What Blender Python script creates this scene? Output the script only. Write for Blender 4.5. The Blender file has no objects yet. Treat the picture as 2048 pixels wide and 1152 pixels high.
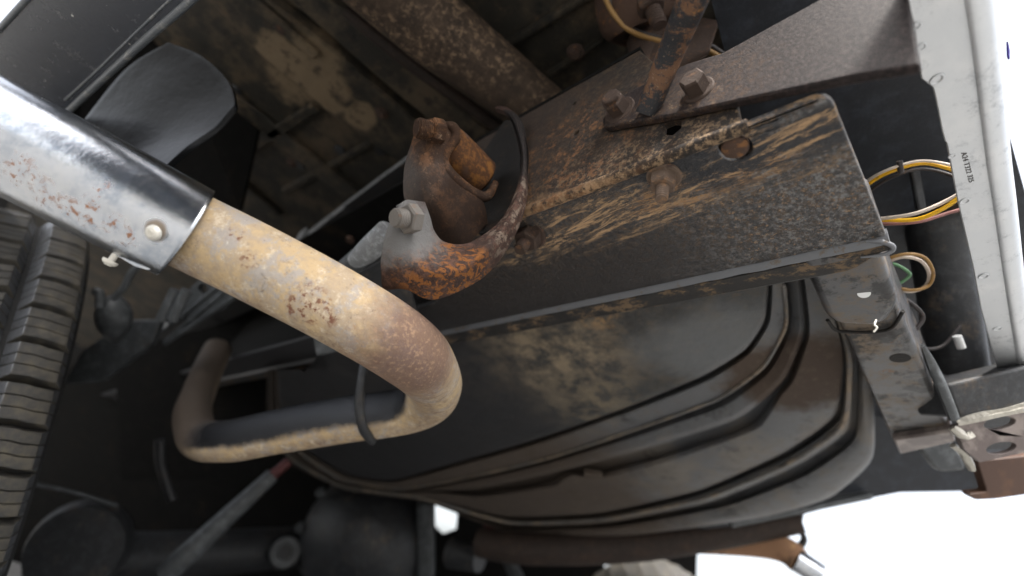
import bpy, bmesh, math, random
from mathutils import Vector, Matrix, noise as mnoise
from mathutils.geometry import tessellate_polygon
random.seed(7)
R = math.radians
S = bpy.context.scene
COL = S.collection

# ------------------------------------------------------------------ camera
# world: x = truck forward, y = truck left, z = up, ground at z = 0
FPX = 984.0
_f = Vector((-1114.0, 294.0, FPX)).normalized()
_r = Vector((1126.0, 974.0, FPX)); _r = (_r - _f * _r.dot(_f)).normalized()
_d = _f.cross(_r).normalized()
_u = -_d
IX = Vector((_f.x, -_r.x, _u.x)); IY = Vector((_f.y, -_r.y, _u.y)); IZ = Vector((_f.z, -_r.z, _u.z))
CAMH = 0.36
C = Vector((0, 0, CAMH))
cam_d = bpy.data.cameras.new('camera')
cam = bpy.data.objects.new('camera', cam_d); COL.objects.link(cam)
rot = Matrix((IX, -IY, -IZ)).transposed().to_4x4()
cam.matrix_world = Matrix.Translation(C) @ rot
cam_d.sensor_width = 36.0
cam_d.lens = FPX / 2048 * 36.0
cam_d.clip_start = 0.01; cam_d.clip_end = 500
cam_d.dof.use_dof = True
cam_d.dof.focus_distance = 0.39
cam_d.dof.aperture_fstop = 2.8
S.camera = cam

# ------------------------------------------------------------------ light
SUN_EL, SUN_AZ = R(58), R(205)        # sun behind the truck and to its left
w = bpy.data.worlds.new("World"); S.world = w; w.use_nodes = True
nt = w.node_tree
sky = nt.nodes.new('ShaderNodeTexSky'); sky.sky_type = 'NISHITA'; sky.sun_disc = False
sky.sun_elevation = SUN_EL; sky.air_density = 1.0; sky.dust_density = 7.0; sky.ozone_density = 1.0
bg = nt.nodes['Background']; bg.inputs[1].default_value = 0.15
hs = nt.nodes.new('ShaderNodeHueSaturation'); hs.inputs['Saturation'].default_value = 0.35    # thin overcast
nt.links.new(sky.outputs[0], hs.inputs['Color']); nt.links.new(hs.outputs[0], bg.inputs[0])
sd = bpy.data.lights.new('sun', 'SUN'); sd.energy = 2.2; sd.angle = R(10); sd.color = (1.0, 0.96, 0.9)
sun = bpy.data.objects.new('sun', sd); COL.objects.link(sun)
# direction towards the sun: behind (-x) and left (+y)
SD = Vector((-math.cos(SUN_EL) * 0.8, math.cos(SUN_EL) * 0.6, math.sin(SUN_EL)))
sun.rotation_euler = SD.to_track_quat('Z', 'Y').to_euler()
sky.sun_rotation = math.atan2(SD.x, SD.y)
S.view_settings.view_transform = 'Standard'; S.view_settings.look = 'None'
S.view_settings.exposure = 2.15; S.view_settings.gamma = 1.0
S.cycles.use_denoising = True
S.cycles.max_bounces = 10; S.cycles.diffuse_bounces = 6

# ------------------------------------------------------------------ pixel -> point of the truck
def ray(px, py): return IX * ((px - 1024) / FPX) + IY * ((py - 576) / FPX) + IZ
def D(px, py, d): return C + ray(px, py) * d
def Z(px, py, h):
    r = ray(px, py); return C + r * (h / r.z)
def Y(px, py, lat):          # lat = metres to the right of the camera
    r = ray(px, py); return C + r * (-lat / r.y)
def PL(px, py, p0, n):
    r = ray(px, py); return C + r * ((p0 - C).dot(n) / r.dot(n))
H = 0.28                      # height of the frame rail's flange above the camera
XF = Vector((1, 0, 0)); YR = Vector((0, -1, 0)); ZU = Vector((0, 0, 1))

# ------------------------------------------------------------------ object helpers
def link(o, parent=None):
    COL.objects.link(o)
    if parent is not None: o.parent = parent
    return o
def empty(name, loc=(0, 0, 0), parent=None):
    o = bpy.data.objects.new(name, None); o.location = loc; return link(o, parent)
def mk(name, verts, faces, mat, parent=None, smooth=False, uvs=None, bevel=0, seg=2, sub=0, solid=0, label=None, auto=None):
    me = bpy.data.meshes.new(name)
    me.from_pydata([tuple(v) for v in verts], [], faces)
    if uvs:
        uv = me.uv_layers.new(name='UVMap')
        for p in me.polygons:
            for li, k in zip(p.loop_indices, range(p.loop_total)):
                uv.data[li].uv = uvs[p.index][k]
    bm = bmesh.new(); bm.from_mesh(me); bmesh.ops.recalc_face_normals(bm, faces=bm.faces); bm.to_mesh(me); bm.free()
    me.materials.append(mat)
    o = bpy.data.objects.new(name, me); link(o, parent)
    if smooth or auto:
        me.shade_smooth()
    if auto:
        me.set_sharp_from_angle(angle=R(auto))
    if solid:
        m = o.modifiers.new('s', 'SOLIDIFY'); m.thickness = solid; m.offset = 0
    if sub:
        m = o.modifiers.new('u', 'SUBSURF'); m.levels = sub; m.render_levels = sub
    if bevel:
        m = o.modifiers.new('b', 'BEVEL'); m.width = bevel; m.segments = seg; m.limit_method = 'ANGLE'; m.angle_limit = R(35)
        m.harden_normals = False
        me.shade_smooth(); me.set_sharp_from_angle(angle=R(40))
    if label: o['label'] = label
    return o
def smooth_path(pts, n=8, closed=False):
    P = [Vector(p) for p in pts]; out = []
    m = len(P)
    rng = range(m) if closed else range(m - 1)
    for i in rng:
        if closed: a, b, c, d = P[i - 1], P[i], P[(i + 1) % m], P[(i + 2) % m]
        else: a, b, c, d = P[max(i - 1, 0)], P[i], P[i + 1], P[min(i + 2, m - 1)]
        for k in range(n):
            t = k / n
            out.append(0.5 * ((2 * b) + (-a + c) * t + (2 * a - 5 * b + 4 * c - d) * t * t + (-a + 3 * b - 3 * c + d) * t ** 3))
    if not closed: out.append(P[-1])
    return out
def tube(name, pts, rad, mat, parent=None, seg=24, n=8, caps=True, label=None, ref=None, hollow=0, wob=0):
    """pts: points; rad: number or one per point."""
    P = [Vector(p) for p in pts]
    rs = [rad] * len(P) if not hasattr(rad, '__len__') else list(rad)
    Q = smooth_path([Vector((*p, r)) for p, r in zip(P, rs)], n) if n > 1 and len(P) > 2 else [Vector((*p, r)) for p, r in zip(P, rs)]
    pos = [Vector(q[:3]) for q in Q]; rr = [q[3] for q in Q]
    nrm = None; rings = []; length = 0; L = []
    for i, p in enumerate(pos):
        t = (pos[min(i + 1, len(pos) - 1)] - pos[max(i - 1, 0)]).normalized()
        if nrm is None:
            nrm = ref or ZU
            if abs(nrm.dot(t)) > .95: nrm = XF
        nrm = (nrm - t * nrm.dot(t)).normalized(); b = t.cross(nrm)
        if i: length += (p - pos[i - 1]).length
        L.append(length)
        ring = []
        for k in range(seg):
            a = 2 * math.pi * k / seg
            dirv = nrm * math.cos(a) + b * math.sin(a)
            r = rr[i]
            if wob: r += wob * mnoise.noise(p * 9 + dirv * 1.3)
            ring.append(p + dirv * r)
        rings.append(ring)
    V = [v for r_ in rings for v in r_]; F = []; U = []
    for i in range(len(pos) - 1):
        for k in range(seg):
            k2 = (k + 1) % seg
            F.append((i * seg + k, i * seg + k2, (i + 1) * seg + k2, (i + 1) * seg + k))
            U.append(((L[i], k / seg), (L[i], (k + 1) / seg), (L[i + 1], (k + 1) / seg), (L[i + 1], k / seg)))
    if caps and not hollow:
        F.append(tuple(range(seg))[::-1]); U.append([(0, k / seg) for k in range(seg)])
        o = (len(pos) - 1) * seg
        F.append(tuple(range(o, o + seg))); U.append([(length, k / seg) for k in range(seg)])
    ob = mk(name, V, F, mat, parent, auto=50, uvs=U, label=label)
    if hollow:
        m = ob.modifiers.new('s', 'SOLIDIFY'); m.thickness = hollow; m.offset = -1
    return ob
def slab(name, outer, vec, mat, parent=None, holes=(), bevel=0, label=None, seg=2):
    """flat polygon with holes, extruded by vec."""
    outer = [Vector(p) for p in outer]; holes = [[Vector(p) for p in h] for h in holes]
    loops = [outer] + holes
    tris = tessellate_polygon(loops)
    flat = [p for l in loops for p in l]; n = len(flat); vec = Vector(vec)
    V = flat + [p + vec for p in flat]
    F = []
    if not holes:
        F.append(tuple(range(n))); F.append(tuple(range(2 * n - 1, n - 1, -1)))
    else:
        for t in tris:
            F.append(tuple(t)); F.append(tuple(i + n for i in reversed(t)))
    o = 0
    for l in loops:
        m = len(l)
        for i in range(m):
            j = (i + 1) % m
            F.append((o + i, o + j, o + j + n, o + i + n))
        o += m
    return mk(name, V, F, mat, parent, bevel=bevel, label=label, seg=seg)
def rounded(pts, rad, n=4):
    P = [Vector(p) for p in pts]; out = []
    m = len(P); rads = rad if hasattr(rad, '__len__') else [rad] * m
    for i in range(m):
        a, b, c = P[i - 1], P[i], P[(i + 1) % m]
        r = min(rads[i], (a - b).length * .45, (c - b).length * .45)
        if r <= 0: out.append(b); continue
        p, q = b + (a - b).normalized() * r, b + (c - b).normalized() * r
        for k in range(n + 1):
            t = k / n
            out.append(p * (1 - t) ** 2 + b * 2 * t * (1 - t) + q * t * t)
    return out
def circle(c, nrm, r, n=20, ry=None, ref=None):
    nrm = Vector(nrm).normalized(); a = ref or (XF if abs(nrm.x) < .9 else ZU)
    a = (a - nrm * a.dot(nrm)).normalized(); b = nrm.cross(a); ry = ry or r
    return [c + a * math.cos(2 * math.pi * k / n) * r + b * math.sin(2 * math.pi * k / n) * ry for k in range(n)]
def bolt(name, P, axis, r, h, mat, parent, shank=0, sl=0, washer=0, label=None, seed=0):
    """hexagon head or nut with washer and shank end, one mesh."""
    axis = Vector(axis).normalized(); V = []; F = []
    def ring(c, rad, n, ph=0):
        pts = circle(c, axis, rad, n); s = len(V); V.extend(pts); return list(range(s, s + n))
    def join(a, b):
        n = len(a)
        for i in range(n): F.append((a[i], a[(i + 1) % n], b[(i + 1) % n], b[i]))
    if washer:
        a = ring(P, washer, 24); b = ring(P + axis * h * .12, washer, 24); b2 = ring(P + axis * h * .18, washer * .93, 24)
        join(a, b); join(b, b2); F.append(tuple(b2)); F.append(tuple(a))
    z0 = h * .15 if washer else 0
    a = ring(P + axis * z0, r, 6); b = ring(P + axis * (z0 + h * .88), r, 6); c = ring(P + axis * (z0 + h), r * .86, 6)
    join(a, b); join(b, c); F.append(tuple(c)); F.append(tuple(a))
    if sl:
        q = None; steps = 7
        for i in range(steps * 2):
            t = i / (steps * 2 - 1)
            rr = shank * (1.0 if i % 2 else .93) * (1 if t < .85 else .85)
            k = ring(P + axis * (z0 + h + sl * t), rr, 16)
            if q: join(q, k)
            else: F.append(tuple(k))
            q = k
        F.append(tuple(q))
    return mk(name, V, F, mat, parent, auto=30, label=label)
def loft(name, rows, mat, parent=None, nu=4, nv=4, thick=0, label=None, bevel=0, rough=0):
    """rows: grid of points, catmull-rom both ways."""
    rows = [smooth_path(r, nv) for r in rows]
    cols = [smooth_path([r[j] for r in rows], nu) for j in range(len(rows[0]))]
    m, n = len(cols), len(cols[0])
    V = [cols[j][i] for i in range(n) for j in range(m)]
    if rough: V = [v + Vector((mnoise.noise(v * 40), mnoise.noise(v * 40 + Vector((9, 0, 0))), mnoise.noise(v * 40 + Vector((0, 9, 0))))) * rough for v in V]
    F = [(i * m + j, i * m + j + 1, (i + 1) * m + j + 1, (i + 1) * m + j) for i in range(n - 1) for j in range(m - 1)]
    o = mk(name, V, F, mat, parent, label=label)
    o.data.shade_smooth()
    if thick:
        md = o.modifiers.new('s', 'SOLIDIFY'); md.thickness = thick; md.offset = -1
        if bevel:
            b = o.modifiers.new('b', 'BEVEL'); b.width = bevel; b.segments = 3; b.limit_method = 'ANGLE'; b.angle_limit = R(50)
    return o
def box(name, c, ax, ay, az, mat, parent=None, bevel=.002, label=None):
    c = Vector(c); V = [c + ax * sx + ay * sy + az * sz for sx in (-1, 1) for sy in (-1, 1) for sz in (-1, 1)]
    F = [(0, 1, 3, 2), (4, 6, 7, 5), (0, 4, 5, 1), (2, 3, 7, 6), (0, 2, 6, 4), (1, 5, 7, 3)]
    return mk(name, V, F, mat, parent, bevel=bevel, label=label)

# ------------------------------------------------------------------ materials
class Mat:
    def __init__(s, name, base=(.1, .1, .1), rough=.7, metal=0.0, spec=.28):
        s.m = bpy.data.materials.new(name); s.m.use_nodes = True; s.nt = s.m.node_tree
        s.b = s.nt.nodes['Principled BSDF']; s.tc = s.nt.nodes.new('ShaderNodeTexCoord')
        s.b.inputs['Roughness'].default_value = rough; s.b.inputs['Metallic'].default_value = metal
        s.b.inputs['Specular IOR Level'].default_value = spec
        s.c = s.rgb(base); s.bumpn = None; s.r = rough; s.met = metal
    def N(s, t, **k):
        n = s.nt.nodes.new(t)
        for a, v in k.items(): setattr(n, a, v)
        return n
    def L(s, a, b): s.nt.links.new(a, b)
    def rgb(s, c):
        n = s.N('ShaderNodeRGB'); n.outputs[0].default_value = (*c, 1); return n.outputs[0]
    def coord(s, stretch=None, rot=None, kind='Object'):
        out = s.tc.outputs[kind]
        if rot:
            mp = s.N('ShaderNodeMapping'); mp.inputs['Rotation'].default_value = rot; s.L(out, mp.inputs[0]); out = mp.outputs[0]
        if stretch:
            mp = s.N('ShaderNodeMapping'); mp.inputs['Scale'].default_value = stretch; s.L(out, mp.inputs[0]); out = mp.outputs[0]
        return out
    def noise(s, scale, detail=5, rough=.6, dist=0, stretch=None, rot=None, kind='Object', off=0):
        n = s.N('ShaderNodeTexNoise', noise_dimensions='4D'); n.inputs['Scale'].default_value = scale; n.inputs['Detail'].default_value = detail
        n.inputs['Roughness'].default_value = rough; n.inputs['Distortion'].default_value = dist; n.inputs['W'].default_value = off
        s.L(s.coord(stretch, rot, kind), n.inputs['Vector']); return n.outputs[0]
    def step(s, x, a, b, lo=0, hi=1):
        n = s.N('ShaderNodeMapRange', interpolation_type='SMOOTHSTEP')
        s.L(x, n.inputs['Value'])
        for k, v in (('From Min', a), ('From Max', b), ('To Min', lo), ('To Max', hi)): n.inputs[k].default_value = v
        return n.outputs[0]
    def op(s, o, a, b=None, clamp=False):
        n = s.N('ShaderNodeMath', operation=o, use_clamp=clamp)
        for i, v in enumerate((a, b)):
            if v is None: continue
            if isinstance(v, (int, float)): n.inputs[i].default_value = v
            else: s.L(v, n.inputs[i])
        return n.outputs[0]
    def mul(s, a, b): return s.op('MULTIPLY', a, b)
    def lay(s, col, mask, rough=None, metal=None):
        n = s.N('ShaderNodeMix', data_type='RGBA'); s.L(mask, n.inputs[0]) if not isinstance(mask, float) else setattr(n.inputs[0], 'default_value', mask)
        s.L(s.c, n.inputs[6]); s.L(s.rgb(col) if isinstance(col, tuple) else col, n.inputs[7]); s.c = n.outputs[2]
        for val, key, att in ((rough, 'Roughness', 'r'), (metal, 'Metallic', 'met')):
            if val is None: continue
            q = s.N('ShaderNodeMix', data_type='FLOAT'); s.L(mask, q.inputs[0])
            cur = getattr(s, att)
            if isinstance(cur, (int, float)): q.inputs[2].default_value = cur
            else: s.L(cur, q.inputs[2])
            q.inputs[3].default_value = val; setattr(s, att, q.outputs[0])
        return s
    def blob(s, P, rad, soft=.5, nz=.5, nscale=40, det=5):
        """1 near P (rad: number or 3 radii in x,y,z), edge broken by noise."""
        if not hasattr(rad, '__len__'): rad = (rad,) * 3
        v = s.N('ShaderNodeVectorMath', operation='SUBTRACT'); s.L(s.tc.outputs['Object'], v.inputs[0]); v.inputs[1].default_value = tuple(P)
        q = s.N('ShaderNodeVectorMath', operation='DIVIDE'); s.L(v.outputs[0], q.inputs[0]); q.inputs[1].default_value = rad
        l = s.N('ShaderNodeVectorMath', operation='LENGTH'); s.L(q.outputs[0], l.inputs[0])
        n = s.noise(nscale, det, .65)
        x = s.op('ADD', l.outputs['Value'], s.op('MULTIPLY', s.op('SUBTRACT', n, .5), nz * 2))
        return s.step(x, 1 + soft / 2, 1 - soft / 2)
    def side(s, P, n, width, nz=.0, nscale=60):
        """1 on the side of plane (P,n) that n points to."""
        v = s.N('ShaderNodeVectorMath', operation='SUBTRACT'); s.L(s.tc.outputs['Object'], v.inputs[0]); v.inputs[1].default_value = tuple(P)
        q = s.N('ShaderNodeVectorMath', operation='DOT_PRODUCT'); s.L(v.outputs[0], q.inputs[0]); q.inputs[1].default_value = tuple(Vector(n).normalized())
        x = q.outputs['Value']
        if nz: x = s.op('ADD', x, s.op('MULTIPLY', s.op('SUBTRACT', s.noise(nscale, 5, .65), .5), nz * 2))
        return s.step(x, -width / 2, width / 2)
    def facing(s, n, a, b, nz=.3, nscale=80):
        """mask from the surface's own direction."""
        q = s.N('ShaderNodeVectorMath', operation='DOT_PRODUCT'); s.L(s.tc.outputs['Normal'], q.inputs[0]); q.inputs[1].default_value = tuple(Vector(n).normalized())
        x = q.outputs['Value']
        if nz: x = s.op('ADD', x, s.op('MULTIPLY', s.op('SUBTRACT', s.noise(nscale, 5, .65), .5), nz * 2))
        return s.step(x, a, b)
    def bump(s, h, strength=.5, dist=.001):
        b = s.N('ShaderNodeBump'); b.inputs['Strength'].default_value = strength; b.inputs['Distance'].default_value = dist
        s.L(h, b.inputs['Height'])
        if s.bumpn: s.L(s.bumpn, b.inputs['Normal'])
        s.bumpn = b.outputs[0]; return s
    def done(s):
        s.L(s.c, s.b.inputs['Base Color'])
        if not isinstance(s.r, (int, float)): s.L(s.r, s.b.inputs['Roughness'])
        if not isinstance(s.met, (int, float)): s.L(s.met, s.b.inputs['Metallic'])
        if s.bumpn: s.L(s.bumpn, s.b.inputs['Normal'])
        return s.m

BLACK = (.018, .019, .021); TAN = (.36, .25, .15); RUST = (.30, .115, .03); DRUST = (.10, .05, .03); SOIL = (.13, .095, .065)

def simple_dark(name, base=BLACK, rough=.5, dirt=.35, scale=25, col=SOIL, metal=0, fine=True, spec=.35):
    base = tuple(c * .58 for c in base)
    m = Mat(name, base, rough, metal, spec)
    m.lay(tuple(c * 2.1 for c in base), m.step(m.noise(scale * 3, 8, .8), .47, .64))
    m.lay(col, m.mul(m.step(m.noise(scale, 9, .8, off=3), .62 - dirt * .3, .72), .8), rough=.9)
    m.lay(tuple(c * 1.5 for c in col), m.mul(m.step(m.noise(scale * 9, 6, .8, off=6), .60, .66), .5 * min(1, dirt * 2)), rough=.9)
    m.bump(m.noise(scale * 8, 7, .8), .6, .0010)
    return m.done()

M = {}
# tailpipe: chalky tan scale over grey, purple brown at the bend, black paint on the far run
m = Mat('pipe_scale', (.37, .285, .19), .72, 0, .5)
m.lay((.46, .335, .185), m.step(m.noise(38, 9, .8), .46, .56))
m.lay((.33, .295, .26), m.step(m.noise(50, 10, .82, off=5), .50, .57))
m.lay((.56, .47, .35), m.mul(m.step(m.noise(75, 10, .85, off=8), .53, .60), .8))
m.lay((.10, .075, .055), m.mul(m.step(m.noise(100, 10, .9, dist=.8, off=11), .56, .61), .8))
m.lay((.17, .09, .05), m.mul(m.step(m.noise(200, 8, .85, off=17), .58, .63), .8))
m.lay((.72, .65, .53), m.mul(m.step(m.noise(230, 8, .85, off=19), .60, .64), .8))
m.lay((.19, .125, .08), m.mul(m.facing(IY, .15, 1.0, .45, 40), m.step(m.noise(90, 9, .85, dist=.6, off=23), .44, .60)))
PB = D(860, 700, .40)
m.lay((.125, .068, .048), m.mul(m.blob(D(866, 705, .355), (.075, .05, .05), .9, .35, 120), .9))
m.lay((.32, .20, .12), m.mul(m.blob(D(866, 705, .355), (.085, .06, .06), .7, .4, 90), m.mul(m.step(m.noise(300, 6, .7, off=2), .52, .62), .75)))
for (px, py, r) in ((614, 606, .010), (628, 618, .008), (590, 625, .006), (655, 640, .005), (470, 470, .004), (560, 560, .003), (500, 520, .005), (700, 660, .006)):
    m.lay((.14, .045, .02), m.mul(m.blob(D(px, py, .316), r * 1.2, .9, .4, 100), m.step(m.noise(230, 6, .7, off=77), .52, .57)))
m.lay((.20, .13, .085), m.mul(m.facing(-IX * .35 + IY * 1.0 + IZ * .25, .55, 1.05, .35, 50), .75))  # lower edge browner, its shading put into the colour
# far run: black paint above, rust below
far = m.side(D(828, 800, .545), IX * -1 + IY * .35, .02, .010, 60)
far = m.mul(far, m.side(D(800, 760, .50), IZ, .03))
m.lay((.045, .047, .052), m.mul(far, m.facing(-IY * .95 - IX * .05 - IZ * .25, -.06, .34, .26, 45)), rough=.2, metal=.85)
m.lay((.06, .042, .028), m.mul(m.side(D(425, 885, .66), D(400, 800, .83) - D(700, 850, .57), .08, .03, 25), .9), rough=.8, metal=0)
m.bump(m.noise(140, 9, .8), 1.0, .0016); m.bump(m.noise(320, 6, .7, off=4), .7, .0008)
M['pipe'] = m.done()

# chromed sleeve
m = Mat('sleeve_chrome', (.48, .50, .53), .17, 1.0)
m.lay((.20, .245, .31), m.mul(m.step(m.noise(40, 9, .82), .46, .62), .6), rough=.30)
m.lay((.60, .60, .58), m.mul(m.step(m.noise(30, 8, .8, off=4), .50, .6), .3), rough=.35)
for (px, py, r) in ((168, 425, .012), (190, 405, .008), (140, 445, .009), (225, 465, .012), (200, 372, .006), (40, 340, .012), (75, 385, .012), (120, 290, .004), (120, 420, .010), (250, 480, .008)):
    m.lay((.27, .10, .025), m.mul(m.mul(m.blob(D(px, py, .302), r * .8, .9, .35, 90), m.step(m.noise(130, 8, .8, dist=.3, off=71), .52, .57)), .9), rough=.9, metal=0.0)
m.lay((.22, .18, .14), m.blob(D(308, 461, .302), .0068, .5, .3, 100), rough=.8, metal=.1)
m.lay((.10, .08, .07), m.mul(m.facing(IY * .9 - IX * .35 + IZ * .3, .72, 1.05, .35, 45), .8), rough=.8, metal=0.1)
m.lay((.30, .20, .11), m.mul(m.step(m.noise(28, 10, .85, dist=.5, off=44), .60, .68), .7), rough=.8, metal=.2)
m.bump(m.noise(30, 4), .35, .0018); m.bump(m.noise(250, 8, .8), .25, .0006)
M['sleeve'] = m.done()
m = Mat('screw_zinc', (.62, .6, .54), .5, .5); m.bump(m.noise(500, 4), .4, .0003); M['screw'] = m.done()

# rail flange: sandy grey black paint with mud speckle and tan streaks along the truck
m = Mat('rail_paint', (.016, .0165, .019), .46, 0, .4)
m.lay((.060, .058, .058), m.step(m.noise(250, 8, .85), .47, .57), rough=.6)
grade = m.blob(Z(1300, 430, H), (.30, .075, .05), 1.0, .35, 18)
m.lay((.095, .066, .044), m.mul(grade, m.step(m.noise(150, 9, .85, off=2), .48, .58)), rough=.85)
up = m.side(Z(1300, 375, H), YR * -1, .10, .02, 40)
m.lay((.17, .12, .08), m.mul(up, m.step(m.noise(260, 8, .85, off=6), .54, .60)), rough=.9)
right = m.blob(Z(1620, 380, H), (.08, .10, .05), .8, .4, 30)
m.lay((.27, .175, .10), m.mul(right, m.step(m.noise(230, 7, .8, off=9), .56, .60)), rough=.9)
m.lay((.012, .0125, .015), m.mul(m.side(Z(1300, 350, H), YR * -1, .035, .018, 25), m.step(m.noise(60, 7, .75, stretch=(.4, 1, 1), off=21), .40, .5)), rough=.38)
m.lay((.018, .015, .014), m.mul(m.blob(Z(1060, 580, H), (.20, .05, .05), .9, .3, 20), .75))
band = m.blob(Z(1215, 430, H), (.19, .034, .05), .6, .4, 30)
band2 = m.blob(Z(1600, 240, H), (.05, .040, .05), .5, .3, 30)
for bnd, off in ((band, 30), (band2, 41)):
    m.lay((.33, .215, .115), m.mul(bnd, m.mul(m.step(m.noise(85, 10, .84, dist=.6, stretch=(.24, 1.2, 1), rot=(0, 0, R(9)), off=off), .53, .59), .85)), rough=.95)
m.lay((.31, .175, .08), m.mul(m.blob(Z(1400, 370, H), (.06, .014, .05), .7, .6, 60), m.step(m.noise(95, 10, .82, stretch=(.25, 1.4, 1), off=50), .48, .56)), rough=.95)
m.lay((.17, .168, .165), m.mul(m.side(Z(1450, 430, H), -XF, .20, .03, 20), m.step(m.noise(210, 9, .88, off=91), .49, .57)), rough=.5)  # paler speckle towards the rear, light on that end put into colour
m.lay((.11, .075, .050), m.mul(m.blob(Z(1250, 420, H), (.26, .05, .05), 1.1, .5, 22), m.step(m.noise(120, 10, .88, off=93), .55, .61)), rough=.9)
m.lay((.012, .0125, .015), m.mul(m.blob(Z(1540, 270, H), (.09, .035, .05), .8, .4, 22), m.step(m.noise(50, 9, .85, dist=.5, stretch=(.35, 1, 1), off=95), .44, .50)), rough=.36)
for q_, rad_ in ((Z(1590, 235, H), (.05, .016, .05)), (Z(1600, 275, H), (.045, .012, .05)), (Z(1230, 430, H), (.12, .02, .05))):
    m.lay((.36, .235, .13), m.mul(m.blob(q_, rad_, .8, .6, 40), m.step(m.noise(70, 10, .85, dist=.6, stretch=(.22, 1.3, 1), rot=(0, 0, R(9)), off=97), .52, .57)), rough=.95)
m.bump(m.noise(330, 5, .8), 1.0, .0009); m.bump(m.noise(110, 6, .7, off=2), .7, .0018)
m.lay((.17, .12, .08), m.mul(m.mul(up, m.step(m.noise(45, 9, .85, dist=.4, stretch=(.5, 1, 1), off=61), .56, .64)), .6), rough=.9)
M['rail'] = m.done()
m = Mat('rail_edge', (.11, .115, .125), .42, 0, .5); m.lay((.10, .075, .05), m.step(m.noise(90, 7, .7), .55, .65)); m.bump(m.noise(900, 3), .5, .0004); M['rail_edge'] = m.done()
m = Mat('lip_mud', (.022, .021, .020), .55); m.lay((.13, .09, .055), m.step(m.noise(60, 9, .82, stretch=(.5, 1, 1)), .50, .58), rough=.9); m.bump(m.noise(120, 7, .7), .6, .0015); M['lip'] = m.done()

# outboard web: dense mud speckle
m = Mat('web_mud', (.018, .015, .013), .75)
m.lay((.032, .021, .014), m.step(m.noise(50, 6), .42, .62))
low = m.side(Y(1200, 330, .74 * H), Vector((0, 0, -1)), .07, .02, 40)
m.lay((.24, .165, .10), m.mul(m.op('ADD', m.mul(low, .75), .18), m.step(m.noise(190, 8, .85, off=2), .50, .56)), rough=.95)
m.lay((.32, .20, .11), m.mul(m.side(Y(1290, 345, .74 * H), Vector((.18, 0, -1)), .015, .012, 60), m.step(m.noise(70, 7, .7, off=12), .42, .54)), rough=.95)
m.lay((.04, .028, .022), m.mul(m.side(Y(1120, 300, .74 * H), XF, .12, .03, 20), .55))
m.bump(m.noise(300, 6, .75), .9, .0014); m.bump(m.noise(70, 5), .4, .002)
m.lay((.15, .075, .035), m.mul(m.blob(Y(1110, 330, .74 * H), (.10, .05, .07), .9, .5, 30), m.step(m.noise(80, 10, .88, off=41), .50, .58)), rough=.95)
M['web'] = m.done()

def rusty(name, base=DRUST, orange=(.28, .12, .035), amount=.5, sc=70, tan=.25, grey=None):
    m = Mat(name, base, .85)
    m.lay((.055, .035, .028), m.step(m.noise(sc * .6, 6), .5, .66))
    m.lay(orange, m.mul(m.step(m.noise(sc, 8, .72, dist=.3, off=2), .62 - amount * .2, .70 - amount * .15), .85))
    m.lay((.26, .18, .11), m.mul(m.step(m.noise(sc * 4, 6, .75, off=5), .60, .68), tan * 2.2))
    m.bump(m.noise(sc * 4, 8, .75), .8, .0011); m.bump(m.noise(sc * .8, 5), .4, .0018)
    return m.done()
M['rusty'] = rusty('rusty_steel', (.06, .035, .024), (.17, .078, .028), .4)
M['rust_dim'] = rusty('old_rust', (.045, .03, .023), (.12, .06, .03), .45, 90, .25)
M['rust_orange'] = rusty('orange_rust', (.16, .075, .035), (.36, .16, .04), .75, 60, .15)
M['nut'] = rusty('nut_rust', (.11, .078, .058), (.19, .11, .06), .5, 150, .35)

# arm plate: fine purple brown
m = Mat('arm_brown', (.013, .010, .010), .6, 0, .18)
m.lay((.040, .030, .028), m.step(m.noise(280, 8, .88), .48, .58))
m.lay((.06, .036, .023), m.mul(m.blob(Y(1330, 215, .7 * H), (.07, .05, .04), 1.0, .5, 30), m.step(m.noise(160, 9, .85, off=3), .48, .58)), rough=.9)
m.lay((.15, .105, .07), m.mul(m.blob(Y(1270, 240, .7 * H), (.07, .05, .022), 1.0, .5, 30), m.step(m.noise(200, 9, .88, off=8), .53, .60)), rough=.9)
m.bump(m.noise(700, 4, .7), .6, .0006)
M['arm'] = m.done()
# rusty strut
m = Mat('strut_scale', (.018, .018, .02), .5)
m.lay((.13, .07, .04), m.step(m.noise(42, 9, .82, dist=.5, off=4), .49, .54), rough=.9)
m.lay((.27, .13, .045), m.mul(m.step(m.noise(60, 8, .75, off=1), .57, .62), .8), rough=.9)
m.lay((.24, .18, .13), m.mul(m.step(m.noise(420, 5, .8, off=9), .58, .64), .9), rough=.9)
m.bump(m.noise(250, 7, .75), .8, .0012)
M['strut'] = m.done()

# shackle bracket: ear painted pale as if lit, going over to purple brown with orange scale
m = Mat('shackle_iron', (.032, .019, .015), .7, 0, .18)
m.lay((.085, .045, .032), m.step(m.noise(100, 9, .85), .48, .60))
m.lay((.18, .072, .022), m.mul(m.blob(D(905, 545, .37), (.06, .045, .026), .5, .45, 60), m.step(m.noise(150, 7, .75, dist=.5, stretch=(1, 1, 1.6), off=7), .49, .54)), rough=.95)
m.lay((.115, .112, .110), m.blob(D(785, 458, .365), (.048, .034, .025), .7, .55, 110), rough=.55)
m.lay((.15, .115, .09), m.mul(m.blob(D(1045, 420, .40), (.03, .03, .045), .7, .5, 50), m.step(m.noise(150, 7, .7, off=15), .50, .60)))
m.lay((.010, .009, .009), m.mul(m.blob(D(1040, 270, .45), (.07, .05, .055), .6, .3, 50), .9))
m.bump(m.noise(330, 6, .75), .9, .0010); m.bump(m.noise(90, 5), .5, .002)
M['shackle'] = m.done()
m = Mat('link_iron', (.034, .019, .012), .85, 0, .12)
m.lay((.12, .058, .027), m.step(m.noise(60, 10, .85), .48, .60))
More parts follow.
